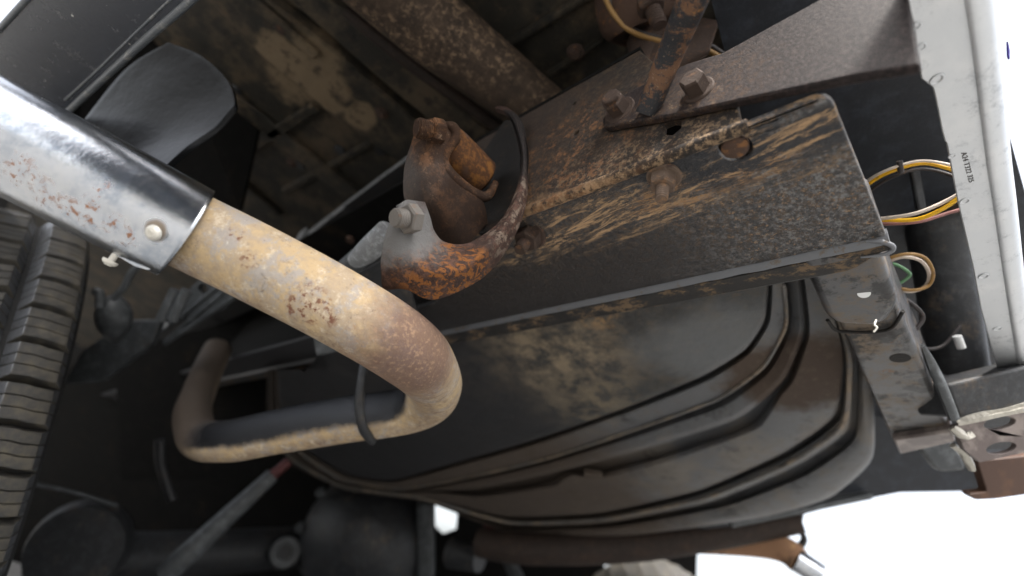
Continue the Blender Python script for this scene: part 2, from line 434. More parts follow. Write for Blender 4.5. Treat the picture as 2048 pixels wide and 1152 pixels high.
m.lay((.09, .08, .075), m.mul(m.blob(D(825, 370, .43), (.03, .02, .05), .9, .4, 70), .8))
m.lay((.22, .15, .10), m.mul(m.step(m.noise(180, 8, .85, off=29), .57, .62), .7))
m.lay((.02, .013, .010), m.mul(m.blob(D(905, 450, .43), (.04, .04, .035), .9, .4, 60), .8))
m.bump(m.noise(330, 6, .75), .8, .0009)
M['link'] = m.done()
m = Mat('pale_nut', (.115, .105, .095), .55); m.lay((.13, .085, .06), m.step(m.noise(170, 6), .56, .66)); m.bump(m.noise(400, 5), .5, .0006); M['pale_nut'] = m.done()
m = Mat('bushing_rust', (.06, .028, .014), .85, 0, .15); m.lay((.16, .07, .02), m.step(m.noise(90, 8, .75), .46, .60)); m.lay((.06, .035, .025), m.step(m.noise(45, 6, off=3), .56, .68)); m.bump(m.noise(250, 7, .7), .7, .0009); M['bushing'] = m.done()

# tank (its belly is one plane, P_T / NT)
bI, cI, aI = .000656, -.001719, 2.081
n_cam = Vector((bI * FPX, cI * FPX, aI + bI * 1024 + cI * 576))
NT = (IX * n_cam.x + IY * n_cam.y + IZ * n_cam.z).normalized()
if NT.z < 0: NT = -NT
P_T = D(1200, 800, 1.10 / (aI + bI * 1200 + cI * 800))
def TPm(px, py): return PL(px, py, P_T, NT)
m = Mat('tank_plate', (.030, .031, .031), .44, 0, .45)
m.lay((.085, .069, .050), m.mul(m.step(m.noise(9, 10, .85), .46, .60), .85), rough=.85)
m.lay((.022, .022, .022), m.mul(m.step(m.noise(7, 10, .82, off=5), .49, .58), .8))
m.lay((.21, .165, .11), m.mul(m.blob(TPm(1040, 725), (.16, .10, .1), .9, .4, 10), m.step(m.noise(22, 8, .75, off=31), .42, .60)), rough=.9)
m.lay((.14, .115, .08), m.mul(m.blob(TPm(1150, 800), (.09, .07, .1), .9, .6, 16), m.step(m.noise(35, 8, .75, off=33), .44, .56)), rough=.9)
m.lay((.11, .085, .06), m.mul(m.step(m.noise(75, 9, .85, off=35), .53, .62), .7), rough=.9)
m.lay((.13, .135, .14), m.mul(m.blob(TPm(1430, 690), (.09, .055, .06), .9, .7, 14), .6), rough=.45)
m.lay((.34, .19, .075), m.mul(m.blob(D(1360, 605, .52), (.07, .022, .05), .5, .5, 50), m.step(m.noise(80, 8, .75, off=7), .40, .54)), rough=.95)
m.lay((.28, .17, .08), m.mul(m.blob(D(1180, 650, .60), (.03, .035, .05), .7, .6, 40), m.step(m.noise(60, 7, .7, off=8), .46, .60)), rough=.95)
m.lay((.02, .02, .022), m.mul(m.side(D(1050, 800, .72), XF, .16, .10, 12), .9), rough=.5)
m.lay((.17, .14, .11), m.mul(m.step(m.noise(350, 5, .7, off=4), .60, .68), .5))
m.bump(m.noise(180, 8, .8), .8, .0016); m.bump(m.noise(12, 4), .5, .008)
M['tank'] = m.done()
m = Mat('tank_pan', (.084, .086, .090), .42, 0, .45)
m.lay((.14, .124, .105), m.mul(m.step(m.noise(8, 9, .8, off=2), .47, .60), .8), rough=.7)
m.lay((.020, .020, .021), m.mul(m.step(m.noise(13, 9, .8, off=12), .53, .62), .8))
m.lay((.050, .034, .022), m.mul(m.side(D(1170, 930, .78), XF, .20, .12, 10), .85), rough=.9)
m.lay((.048, .030, .019), m.mul(m.blob(D(1600, 780, .60), (.09, .08, .06), .3, .35, 22), .9), rough=.95)
m.lay((.18, .09, .045), m.blob(D(1375, 958, .72), .011, .5, .9, 60), rough=.9)
m.lay((.010, .010, .010), m.mul(m.blob(D(1185, 1015, .80), (.06, .045, .05), .4, .15, 30), .85))
m.lay((.12, .095, .07), m.mul(m.step(m.noise(55, 10, .88, off=35), .54, .60), .55), rough=.9)
m.bump(m.noise(140, 9, .85), .9, .0016); m.bump(m.noise(10, 4), .5, .008)
M['pan'] = m.done()
m = Mat('pan_highlight', (.10, .096, .090), .4, 0, .5); m.lay((.20, .155, .11), m.mul(m.step(m.noise(14, 9, .8, off=2), .46, .58), .9), rough=.8); m.lay((.03, .028, .026), m.step(m.noise(60, 9, .85, off=5), .52, .60)); M['ridge_highlight'] = m.done()

# alloy bumper
m = Mat('alloy', (.56, .58, .60), .36, .6)
m.lay((.64, .65, .66), m.mul(m.step(m.noise(25, 6, .6), .45, .62), .6))
m.lay((.28, .30, .33), m.mul(m.step(m.noise(45, 10, .85, off=5), .52, .64), .65))
m.lay((.18, .16, .14), m.mul(m.step(m.noise(60, 9, .85, dist=2.5, stretch=(2.5, 1, 1), off=9), .64, .67), .6), rough=.7)
m.bump(m.noise(45, 4, .5), .25, .002); m.bump(m.noise(220, 7, .8, dist=1.5), .3, .0005)
M['alloy'] = m.done()
m = Mat('alloy_stamp', (.06, .055, .05), .7, .2); M['stamp'] = m.done()

# body panels, floor
m = Mat('satin_black_panel', (.026, .031, .042), .22, 0, .6)
m.lay((.055, .061, .075), m.mul(m.step(m.noise(5, 4), .4, .65), .6))
m.lay((.55, .55, .5), m.step(m.noise(120, 2, .5, off=3), .72, .73))
m.lay((.12, .12, .115), m.mul(m.step(m.noise(20, 9, .85, off=13), .52, .66), .4), rough=.6)
m.bump(m.noise(900, 3), .5, .0004)
M['panel'] = m.done()
m = Mat('panel_lip', (.10, .11, .12), .3); m.lay((.22, .22, .21), m.step(m.noise(60, 8, .75), .55, .62)); m.bump(m.noise(60, 6, .7), .6, .002); M['panel_lip'] = m.done()
m = Mat('floor_paint', (.022, .020, .015), .7)
m.lay((.080, .060, .038), m.step(m.noise(10, 7, .7), .45, .62))
m.lay((.08, .06, .036), m.mul(m.step(m.noise(14, 7, .72, dist=.4, off=4), .56, .66), .8))
for (px, py, rad) in ((600, 150, (.10, .05, .1)), (560, 115, (.05, .04, .1)), (660, 190, (.06, .03, .1)), (725, 228, (.035, .025, .1))):
    m.lay((.19, .14, .085), m.mul(m.blob(Z(px, py, .62), rad, .35, .6, 26), .9))
m.lay((.12, .075, .042), m.mul(m.step(m.noise(34, 10, .88, off=18), .53, .63), .7))
m.lay((.006, .006, .006), m.mul(m.step(m.noise(30, 8, .8, off=8), .52, .62), .8))
m.bump(m.noise(80, 9, .8), .9, .004)
M['floor'] = m.done()
m = Mat('cross_tube_mud', (.030, .021, .015), .85)
m.lay((.05, .034, .023), m.step(m.noise(30, 8, .8, off=7), .44, .6))
m.lay((.19, .13, .082), m.mul(m.step(m.noise(95, 10, .88), .50, .58), m.step(m.noise(9, 4, off=3), .38, .55)))
m.bump(m.noise(120, 7, .7), .8, .002); M['crosstube'] = m.done()
m = Mat('recess_dark', (.008, .007, .006), .7); m.lay((.03, .018, .012), m.step(m.noise(50, 8, .8), .52, .62)); m.bump(m.noise(150, 8, .8), .7, .0015); M['recess_dark'] = m.done()
M['dark'] = simple_dark('chassis_black', rough=.5)
M['dark2'] = simple_dark('underseal', (.005, .0048, .0044), .8, .25, 14, (.03, .021, .013), spec=.12)
M['grey'] = simple_dark('grey_steel', (.085, .092, .097), .45, .25, 20, (.10, .08, .06))
M['greyd'] = simple_dark('dull_steel', (.030, .032, .035), .5, .3, 20)
M['navy'] = simple_dark('navy_black', (.018, .022, .030), .45, .1, 12, (.05, .045, .045))
m = Mat('liner_plastic', (.004, .0044, .005), .30, 0, .13); m.bump(m.noise(25, 4), .4, .003); M['liner'] = m.done()
m = Mat('spring_black', (.022, .022, .023), .5, 0, .3)
m.lay((.075, .042, .025), m.mul(m.step(m.noise(45, 9, .85), .54, .62), .7), rough=.9)
m.lay((.24, .25, .26), m.mul(m.facing((0, 1, 0), .55, .8, .1, 90), m.step(m.noise(60, 8, .8, off=4), .38, .5)), rough=.4)      # outboard leaf edges painted pale as if lit
m.bump(m.noise(150, 8, .8), .6, .001); M['spring'] = m.done()
M['clampgrey'] = simple_dark('clamp_grey', (.30, .31, .32), .45, .1, 40)
M['brownrust'] = simple_dark('brown_tube', (.032, .021, .016), .7, .4, 30, (.07, .042, .026))
M['red'] = simple_dark('red_paint', (.10, .018, .018), .5, .0, 30)
m = Mat('beam_steel', (.070, .070, .072), .34, .3, .45)
m.lay((.14, .10, .062), m.mul(m.step(m.noise(16, 9, .8), .46, .60), .8), rough=.7)
m.lay((.015, .015, .016), m.mul(m.step(m.noise(17, 8, .75, off=7), .50, .57), .92))
m.lay((.20, .10, .04), m.mul(m.step(m.noise(50, 9, .8, off=9), .60, .66), .7), rough=.9)
m.bump(m.noise(200, 6, .7), .3, .0007); M['beam'] = m.done()
m = Mat('weld', (.45, .43, .38), .4, .5); m.bump(m.noise(150, 4), 1, .003); M['weld'] = m.done()
m = Mat('hitch_brown', (.12, .10, .095), .38, .45); m.lay((.22, .19, .175), m.step(m.noise(30, 6), .45, .6)); m.bump(m.noise(160, 6), .4, .001); M['hitch'] = m.done()
m = Mat('receiver_rust', (.05, .028, .020), .5); m.lay((.12, .06, .03), m.step(m.noise(12, 4), .5, .65)); M['receiver'] = m.done()
for k, c in (('yellow', (.75, .42, .02)), ('cream', (.55, .47, .40)), ('pink', (.30, .15, .14)), ('green', (.12, .25, .13)), ('loom', (.04, .035, .035)), ('ochre', (.26, .15, .05))):
    mm = Mat('wire_' + k, c, .4); mm.lay((.12, .08, .05), mm.mul(mm.step(mm.noise(120, 5, .7), .56, .68), .6)); M['w_' + k] = mm.done()
m = Mat('tyre_rubber', (.026, .025, .023), .5, 0, .35)
m.lay((.075, .066, .050), m.step(m.noise(45, 10, .85), .45, .62), rough=.9); m.lay((.25, .23, .19), m.step(m.noise(250, 4, .6, off=3), .70, .74))
m.bump(m.noise(400, 6, .7), .5, .0008); M['rubber'] = m.done()
m = Mat('rubber_side', (.060, .063, .068), .32, 0, .6); m.lay((.03, .03, .03), m.step(m.noise(90, 8, .8), .5, .6)); m.bump(m.noise(250, 6, .8), .5, .001); M['rubber_side'] = m.done()  # block walls paler and bluish, sky reflection put into the colour
m = Mat('tyre_groove', (.015, .015, .015), .8); M['groove'] = m.done()
m = Mat('hole_light_pale', (.65, .66, .66), .4); M['pale'] = m.done()
m = Mat('concrete_ground', (.15, .15, .147), .85)
m.lay((.12, .118, .114), m.step(m.noise(2, 8, .7), .45, .6)); m.bump(m.noise(150, 6), .3, .002); M['ground'] = m.done()

# ------------------------------------------------------------------ ground
g = mk('ground', [(-150, -150, 0), (150, -150, 0), (150, 150, 0), (-150, 150, 0)], [(0, 1, 2, 3)], M['ground'])
g['kind'] = 'structure'; g['label'] = 'pale concrete ground under and around the truck'; 

T = empty('truck', (0, 0, 0))
T['label'] = 'black truck seen from below its rear corner with rusty tailpipe, frame rail and skid plate'
T['category'] = 'truck'

# ------------------------------------------------------------------ tailpipe
RP = 0.0270
pp = [(-260, 140, .325), (-120, 208, .33), (60, 300, .335), (235, 393, .337), (395, 469, .338), (520, 530, .338), (640, 593, .343), (745, 653, .354),
      (812, 698, .378), (852, 734, .425), (870, 768, .490), (859, 798, .545), (820, 818, .570), (765, 829, .574), (700, 837, .577), (560, 861, .605), (455, 881, .64), (400, 876, .70), (386, 825, .80), (405, 765, .92), (435, 700, 1.05)]
P3 = [D(*p) for p in pp]
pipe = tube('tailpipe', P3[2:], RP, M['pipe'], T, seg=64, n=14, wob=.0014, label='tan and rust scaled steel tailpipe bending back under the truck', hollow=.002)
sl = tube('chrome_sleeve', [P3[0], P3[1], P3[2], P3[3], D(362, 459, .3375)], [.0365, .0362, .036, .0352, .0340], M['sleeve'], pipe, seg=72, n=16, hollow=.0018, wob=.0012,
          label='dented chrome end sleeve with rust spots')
ax = (D(362, 459, .3375) - P3[3]).normalized(); toc = (C - D(362, 459, .3375)).normalized()
for v in sl.data.vertices:          # the end is cut on a slant
    d_ = v.co - D(362, 459, .3375); t_ = d_.dot(ax)
    if t_ > -.07:
        wgt = max(0, 1 + t_ / .07); v.co += ax * (wgt * (.028 * (d_ - ax * t_).dot(toc) / .035 + .004))
# seam flange under the sleeve's end
def sleeve_pt(px, py): return D(px, py, .325)
slab('sleeve_tab', rounded([D(228, 497, .322), D(330, 520, .318), D(322, 533, .318), D(296, 541, .318), D(268, 533, .320), D(225, 508, .322)], .002), IZ * .003, M['sleeve'], pipe, bevel=.0007)
def screw(px, py, d, axis, r, parent, sl_=.008):
    P = D(px, py, d); axis = Vector(axis).normalized()
    V = []; F = []; prev = None
    for (t, rr) in ((-sl_, r * .45), (0, r * .45), (0, r), (r * .35, r * .97), (r * .6, r * .75), (r * .68, r * .5)):
        s = len(V); V.extend(circle(P + axis * t, axis, rr, 24)); k = list(range(s, s + 24))
        if prev: F.extend([(prev[i], prev[(i + 1) % 24], k[(i + 1) % 24], k[i]) for i in range(24)])
        prev = k
    F.append(tuple(prev))
    o = mk('screw', V, F, M['screw'], parent, auto=40)
    a = (IX - axis * IX.dot(axis)).normalized(); b = axis.cross(a)
    for (u, v) in ((a, b), (b, a)):
        bx = box('slot', P + axis * (r * .685), u * r * .42, v * r * .09, axis * r * .02, M['groove'], None, 0)
        bpy.data.objects.remove(bx)
    # cross recess as geometry: four raised quadrants
    VV = []; FF = []
    for sa in (-1, 1):
        for sb in (-1, 1):
            q = [(.10, .10), (.46, .10), (.34, .34), (.10, .46)]
            s = len(VV)
            for t in (.62, .80):
                VV.extend([P + axis * r * t + a * (sa * x * r) + b * (sb * y * r) for x, y in q])
            FF.extend([(s, s + 1, s + 2, s + 3), (s + 4, s + 5, s + 6, s + 7)] + [(s + i, s + (i + 1) % 4, s + 4 + (i + 1) % 4, s + 4 + i) for i in range(4)])
    bm = bmesh.new(); bm.from_mesh(o.data)
    vs = [bm.verts.new(v) for v in VV]
    for f in FF: bm.faces.new([vs[i] for i in f])
    bmesh.ops.recalc_face_normals(bm, faces=bm.faces); bm.to_mesh(o.data); bm.free()
    return o
screw(309, 465, .301, -IZ + IY * .25 - IX * .1, .0048, pipe)
screw(222, 521, .322, IY * .95 - IX * .45 - IZ * .35, .0046, pipe, .013)

# hanger rod around the lower run
tube('hanger_rod', [D(745, 640, .60), D(731, 715, .548), D(722, 775, .522), D(719, 820, .520), D(727, 858, .532), D(744, 882, .565)], [.0052] * 6, M['greyd'], T, seg=14, n=8, label='dark rusty hanger rod welded to the lower run of the tailpipe')

# ------------------------------------------------------------------ frame rail
LAT0, LAT1 = .74 * H, 1.235 * H
def fl(lat, fw, z=H): return Vector((fw, -lat, CAMH + z))
x_end0 = Z(1662, 195, H).x; x_end1 = Z(1776, 482, H).x
plug = Z(1470, 298, H)
TH = .006
outer = rounded([fl(LAT0, x_end0), fl(LAT1 - .005, x_end1), fl(LAT1 - .005, .52), fl(LAT1 - .005, 3.2), fl(LAT1 - .06, 3.2), fl(LAT1 - .06, .46), fl(LAT0, .40)], [.010, 0, 0, 0, 0, .02, .02])
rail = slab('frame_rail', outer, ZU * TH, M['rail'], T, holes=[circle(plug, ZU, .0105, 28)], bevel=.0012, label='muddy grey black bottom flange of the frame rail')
# rolled edge along the inboard side
prof = [(LAT1 - .0046, H + TH), (LAT1 - .0046, H - .0002), (LAT1 - .0034, H - .0018), (LAT1 - .0017, H - .0040), (LAT1, H - .0048), (LAT1 + .0010, H - .0030), (LAT1 + .001, H + .002), (LAT1 - .001, H + TH)]
def sweep(name, prof, xs, mat, parent, label=None, fn=None, auto=40):
    V = []; F = []; n = len(prof)
    for i, x in enumerate(xs):
        for (a, z) in prof:
            dx, da, dz = fn(i, x, a, z) if fn else (0, 0, 0)
            V.append(Vector((x + dx, -(a + da), CAMH + z + dz)))
    for i in range(len(xs) - 1):
        for k in range(n):
            F.append((i * n + k, i * n + (k + 1) % n, (i + 1) * n + (k + 1) % n, (i + 1) * n + k))
    F.append(tuple(range(n))); F.append(tuple(range((len(xs) - 1) * n, len(xs) * n))[::-1])
    return mk(name, V, F, mat, parent, auto=auto, label=label)
def wav(i, x, a, z): return (0, .0006 * mnoise.noise(Vector((x * 40, a * 5, 0))), .0007 * mnoise.noise(Vector((x * 60, a * 9, 3))))
xs = [x_end1 - .001 + t * .006 for t in range(60)] + [.5, .8, 1.5, 3.2]
sweep('rolled_edge', prof, xs, M['rail_edge'], rail, 'pale rolled edge of the flange', wav)  # paler than the flange beside it
prof2 = [(LAT1 + .0016, H + .0005), (LAT1 + .0022, H - .0040), (LAT1 + .016, H - .0085), (LAT1 + .0185, H - .0075), (LAT1 + .0185, H + .0005)]
def curl(i, x, a, z):
    t = min(1, max(0, (x - x_end1) / .03)); t = t * t * (3 - 2 * t)
    return (0, -(a - LAT1) * (1 - t) * .7, (1 - t) * .003 + .0006 * mnoise.noise(Vector((x * 30, a * 30, 5))))
sweep('folded_lip', prof2, xs, M['lip'], rail, 'muddy folded lip under the flange edge', curl)
tube('edge_curl', [fl(LAT1 - .005, x_end1 + .012, H - .0012), fl(LAT1 - .003, x_end1 + .004, H - .0028), fl(LAT1 + .002, x_end1 - .0015, H - .0045), fl(LAT1 + .0055, x_end1 - .001, H - .0062), fl(LAT1 + .0065, x_end1 + .005, H - .0075), fl(LAT1 + .0055, x_end1 + .018, H - .0070)], [.0010, .0018, .0019, .0017, .0013, .0006], M['rail_edge'], rail, seg=12, n=8, label='bright curled end of the folded lip')
tube('plug', [plug + ZU * .004, plug + ZU * .0005, plug - ZU * .0008], [.0085, .0085, .0062], M['rusty'], rail, seg=24, n=1, label='round rusty plug in the flange')
# stud and nut hanging from the flange
pn = Z(1328, 352, H)
bolt('stud', pn, -ZU, .0098, .010, M['nut'], rail, shank=.0048, sl=.012, washer=.0125, label='rusty nut on a threaded stud under the flange')
pn2 = Z(1062, 468, H)
bolt('stud', pn2, Vector((0, .3, -1)), .012, .012, M['rust_dim'], rail, shank=.006, sl=.012, washer=.015, label='dark rusty bolt beside the shackle bracket')
# web
def wb(px, py): return Y(px, py, LAT0)
zt = Y(1030, 240, LAT0).z - CAMH; xwt = Y(1278, 105, LAT0).x; wk = Y(1345, 158, LAT0)
xw0 = Y(1482, 228, LAT0).x
hexc = Y(1343, 255, LAT0)
hexh = [Y(1326, 262, LAT0), Y(1328, 247, LAT0), Y(1345, 240, LAT0), Y(1362, 241, LAT0), Y(1361, 257, LAT0), Y(1345, 270, LAT0), Y(1327, 269, LAT0)]
webo = [Vector((xw0, -LAT0, CAMH + H + TH + .0005)), Vector((.40, -LAT0, CAMH + H + TH + .0005)), Vector((.40, -LAT0, CAMH + zt)), Vector((xwt, -LAT0, CAMH + zt)), wk, Y(1470, 190, LAT0)]
web = slab('frame_web', webo, YR * .006, M['web'], T, holes=[hexh, circle(Y(1149, 207, LAT0), YR, .0022, 12), circle(Y(1152, 266, LAT0), YR, .003, 12)], bevel=.001, label='mud speckled outer side of the frame rail')
# back of box behind hex hole
slab('inner_web', [Vector((xw0 + .004, -LAT1 + .02, CAMH + H + TH + .001)), Vector((3.2, -LAT1 + .02, CAMH + H + TH + .001)), Vector((3.2, -LAT1 + .02, CAMH + zt)), Vector((xwt, -LAT1 + .02, CAMH + zt))], YR * .005, M['dark2'], T)
slab('top_flange', [Vector((xwt, -LAT0, CAMH + zt + .001)), Vector((3.2, -LAT0, CAMH + zt + .001)), Vector((3.2, -LAT1, CAMH + zt + .001)), Vector((xwt, -LAT1, CAMH + zt + .001))], ZU * .005, M['dark2'], T)
# raised muddy band between web and flange
bp = [Y(1062, 432, LAT0 - .001), Y(1180, 385, LAT0 - .001), Y(1300, 335, LAT0 - .001), Y(1420, 278, LAT0 - .001), Y(1478, 250, LAT0 - .001)]
tube('corner_bend', [Vector((x, -LAT0 - .0015, CAMH + H + .0025)) for x in (xw0 - .004, .2, .3, .40)], [.0045] * 4, M['web'], rail, seg=14, n=12, wob=.0006, label='mud caked bend between flange and side')

# ------------------------------------------------------------------ bumper arm plate, strut, bolts
LA = LAT0 - .0075
def ap(px, py): return Y(px, py, LA)
armo = [ap(1207, 254), ap(1204, 240), ap(1222, 205), ap(1262, 180), ap(1370, 128), ap(1445, 105), ap(1645, -5), ap(1760, -90), ap(1800, -90), ap(1822, 20), ap(1840, 128), ap(1700, 152), ap(1480, 199), ap(1340, 230), ap(1290, 239)]
arm = slab('bumper_arm', armo, YR * .0065, M['arm'], T, bevel=.0015, label='purple brown bumper arm plate bolted to the frame side')
bolt('bolt', ap(1240, 222), Vector((-.05, 1, -.12)), .0095, .012, M['rust_dim'], arm, shank=.0075, sl=.004, washer=.0135, label='mud covered bolt left of the strut')
bolt('bolt', ap(1397, 182), Vector((-.02, 1, -.10)), .0088, .012, M['rust_dim'], arm, washer=.0115, label='large hexagon bolt right of the strut')
tube('strut', [ap(1293, 228), D(1340, 110, .355), D(1385, 0, .325), D(1420, -90, .305)], [.0088, .0096, .0105, .0105], M['strut'], T, seg=32, n=8, wob=.0004, label='round strut with orange rust patches over black paint')

# body mount
bm_ = tube('body_mount', [D(1275, -60, .60), D(1275, 0, .585), D(1277, 45, .575), D(1280, 62, .575)], [.052, .050, .042, .030], M['rusty'], T, seg=36, n=6, wob=.003, label='rusty cup shaped body mount')
bolt('mount_bolt', D(1298, 2, .52), IY * .95 + IX * .25 - IZ * .3, .015, .012, M['rust_dim'], bm_, shank=.0085, sl=.022)
tube('mount_leg', [D(1300, 60, .6), D(1293, 120, .56), D(1285, 175, .50)], [.030, .018, .010], M['rust_dim'], T, seg=16)
slab('mount_bracket', [D(1290, 60, .62), D(1340, 20, .60), D(1440, 40, .55), D(1420, 105, .50), D(1330, 170, .46), D(1275, 160, .50)], IZ * .01, M['rust_dim'], T, bevel=.002)
wl = tube('wire_loom', [D(1208, -10, .55), D(1225, 25, .55), D(1258, 60, .55), D(1310, 80, .55), D(1360, 88, .54), D(1405, 96, .53), D(1440, 115, .53)], .0028, M['w_ochre'], T, seg=10, label='ochre wire curving behind the strut')
tube('wire_loom', [D(1212, -12, .555), D(1230, 20, .555), D(1262, 55, .555), D(1312, 75, .555), D(1362, 81, .545), D(1410, 87, .535), D(1446, 108, .535)], .0028, M['w_loom'], T, seg=10, label='black wire running beside the ochre wire')

# ------------------------------------------------------------------ spring shackle and bracket
sec = [((850, 404, .372), (812, 400, .366), (790, 424, .362)),
       ((861, 436, .372), (812, 440, .360), (774, 458, .360)),
       ((868, 460, .374), (818, 480, .357), (763, 508, .360)),
       ((884, 480, .378), (832, 515, .355), (762, 545, .362)),
       ((910, 488, .384), (850, 535, .356), (768, 578, .368)),
       ((935, 485, .390), (885, 540, .358), (812, 578, .366)),
       ((958, 474, .396), (920, 535, .364), (865, 600, .372)),
       ((985, 456, .402), (962, 510, .374), (928, 578, .382)),
       ((1008, 430, .408), (1000, 470, .388), (985, 538, .396)),
       ((1028, 392, .414), (1028, 420, .400), (1030, 472, .406)),
       ((1040, 345, .424), (1046, 365, .414), (1053, 405, .418)),
       ((1040, 290, .440), (1048, 305, .430), (1056, 335, .432)),
       ((1022, 232, .470), (1032, 234, .468), (1048, 252, .465)),
       ((990, 215, .52), (1005, 212, .52), (1025, 222, .52))]
rows = []
for a, b, c in sec:
    A, B, Cc = D(*a), D(*b), D(*c)
    rows.append([A, (A + B) * .5 - IZ * .002, B, (B + Cc) * .5 - IZ * .003, Cc])
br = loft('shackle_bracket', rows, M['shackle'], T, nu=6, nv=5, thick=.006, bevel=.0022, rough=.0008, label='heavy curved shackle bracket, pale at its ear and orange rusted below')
LATDIR = Vector((0, 1, 0))
na = D(826, 436, .352)
bolt('nut', na + IZ * .006, -IZ * .75 - IX * .6 + IY * .05, .0112, .0085, M['pale_nut'], br, shank=.0070, sl=.010, label='dusty pale nut and bolt end on the ear')
sec2 = [((842, 252, .430), (872, 246, .424), (908, 258, .43)),
        ((836, 288, .430), (868, 284, .416), (905, 283, .425)),
        ((824, 325, .430), (858, 322, .412), (888, 310, .422)),
        ((818, 360, .430), (858, 362, .410), (888, 338, .424)),
        ((820, 395, .432), (868, 400, .412), (915, 368, .428)),
        ((835, 435, .436), (890, 435, .416), (948, 392, .432)),
        ((862, 475, .442), (908, 462, .424), (962, 412, .438)),
        ((890, 510, .450), (925, 490, .436), (968, 445, .445))]
rows2 = [[D(*a), (D(*a) + D(*b)) * .5 - IZ * .002, D(*b), (D(*b) + D(*c)) * .5 - IZ * .001, D(*c)] for a, b, c in sec2]
lk = loft('shackle_link', rows2, M['link'], T, nu=6, nv=5, thick=.006, bevel=.002, rough=.0008, label='brown upper shackle link curving down behind the bracket')
tube('link_rim', [D(*p) for p in ((886, 254, .425), (905, 256, .422), (911, 275, .422), (893, 302, .418), (890, 330, .420), (915, 362, .424), (950, 388, .430), (975, 392, .436), (992, 365, .442))], [.004, .005, .005, .0045, .0045, .005, .005, .0045, .003], M['link'], lk, seg=14, wob=.0005)
bolt('nut', D(884, 266, .412), -IZ * .55 - IX * .85 - IY * .02, .011, .010, M['link'], lk, shank=.0085, sl=.013, label='rusty nut on the link top')
a0, a1 = D(893, 296, .447), D(958, 358, .470)
axb = (a1 - a0).normalized()
tube('bushing', [a0 - axb * .002, a0, a1 - axb * .004, a1, a1 + axb * .004, a1 + axb * .006], [.0195, .0215, .0215, .0205, .016, .010], M['bushing'], lk, seg=36, n=4, wob=.0006, label='orange rusted bushing barrel of the shackle')

slab('bracket_hollow_shade', rounded([Y(968, 300, .198), Y(1010, 238, .198), Y(1044, 246, .198), Y(1050, 400, .198), Y(1015, 455, .198), Y(955, 470, .198), Y(950, 380, .198)], .006), YR * .004, M['recess_dark'], T, bevel=.001, label='near black back plate filling the hollow of the shackle bracket')  # near black plate added so the bracket's hollow stays dark
# ------------------------------------------------------------------ leaf spring
lo = [(880, 262), (830, 300), (720, 382), (600, 474), (520, 532), (440, 582), (300, 662), (190, 728), (60, 800)]
LS0, LS1 = .222, .288
path = [Y(px, py, LS0) for px, py in lo]
sp = smooth_path(path, 10)
spr = empty('leaf_spring', (0, 0, 0), T); spr['label'] = 'black leaf spring pack with leaf edges painted as lit and clamps'
def leaf(i0, i1, drop, th, mat, back=False):
    seg_ = sp[i0:i1]; V = []; F = []
    for p in seg_:
        for (lat, dz) in ((LS0, 0), (LS0, -th), (LS1, -th), (LS1, 0)):
            V.append(Vector((p.x, -lat, p.z - drop + dz)))
    n = 4
    for i in range(len(seg_) - 1):
        for k in range(n): F.append((i * n + k, i * n + (k + 1) % n, (i + 1) * n + (k + 1) % n, (i + 1) * n + k))
    F.append((0, 1, 2, 3)); L_ = (len(seg_) - 1) * n; F.append((L_ + 3, L_ + 2, L_ + 1, L_))
    return mk('leaf', V, F, mat, spr, bevel=.0016)
leaf(0, len(sp), 0, .0055, M['spring'])
leaf(11, len(sp), .0075, .0055, M['spring'])
leaf(22, len(sp), .015, .0055, M['spring'])
leaf(26, len(sp), .0225, .0055, M['spring'])
leaf(34, len(sp), .030, .006, M['spring'])
for k, i in enumerate((29, 52)):
    p = sp[i]; q = sp[i + 2]; t = (q - p).normalized(); up_ = t.cross(Vector((0, 1, 0))); up_ = up_ if up_.z > 0 else -up_
    ww = .013
    c = Vector((p.x, -(LS0 + LS1) / 2, p.z - .014))
    box('clamp', Vector((p.x, -LS0 + .004, p.z - .014)), t * ww, LATDIR * .0022, up_ * .020, M['clampgrey'], spr, .001)
    box('clamp', c - up_ * .0215, t * ww, LATDIR * (LS1 - LS0) / 2, up_ * .002, M['dark'], spr, .001)
for (px, py, r) in ((750, 425, .006), (700, 480, .007), (640, 490, .006)):
    P = Y(px, py, LS0 + .02)
    tube('rivet', [Vector((P.x, P.y, P.z + .004)), Vector((P.x, P.y, P.z - .002))], r, M['rusty'], spr, seg=14, n=1)
# pale hose clamp behind the bracket's ear
tube('brake_hose', [D(640, 585, .58), D(685, 545, .56), D(720, 515, .54)], .012, M['grey'], T, seg=20, label='grey rod end behind the shackle bracket')
tube('hose_collar', [D(712, 520, .54), D(740, 498, .52), D(775, 462, .50)], [.010, .013, .012], M['clampgrey'], T, seg=24, label='pale grey collar behind the shackle bracket')
slab('rear_shackle_plate', [D(715, 545, .60), D(800, 500, .60), D(840, 640, .60), D(760, 660, .62)], IZ * .01, M['dark'], T, bevel=.002)
slab('gusset_plate', rounded([D(868, 560, .72), D(960, 540, .72), D(985, 640, .72), D(880, 670, .72)], .01), IZ * .01, M['grey'], T, bevel=.002, label='grey gusset beside the end of the rolled edge')
slab('tank_strap_end', rounded([D(625, 660, .78), D(680, 690, .78), D(690, 700, .78), D(632, 712, .78)], .004), IZ * .01, M['grey'], T, bevel=.002)

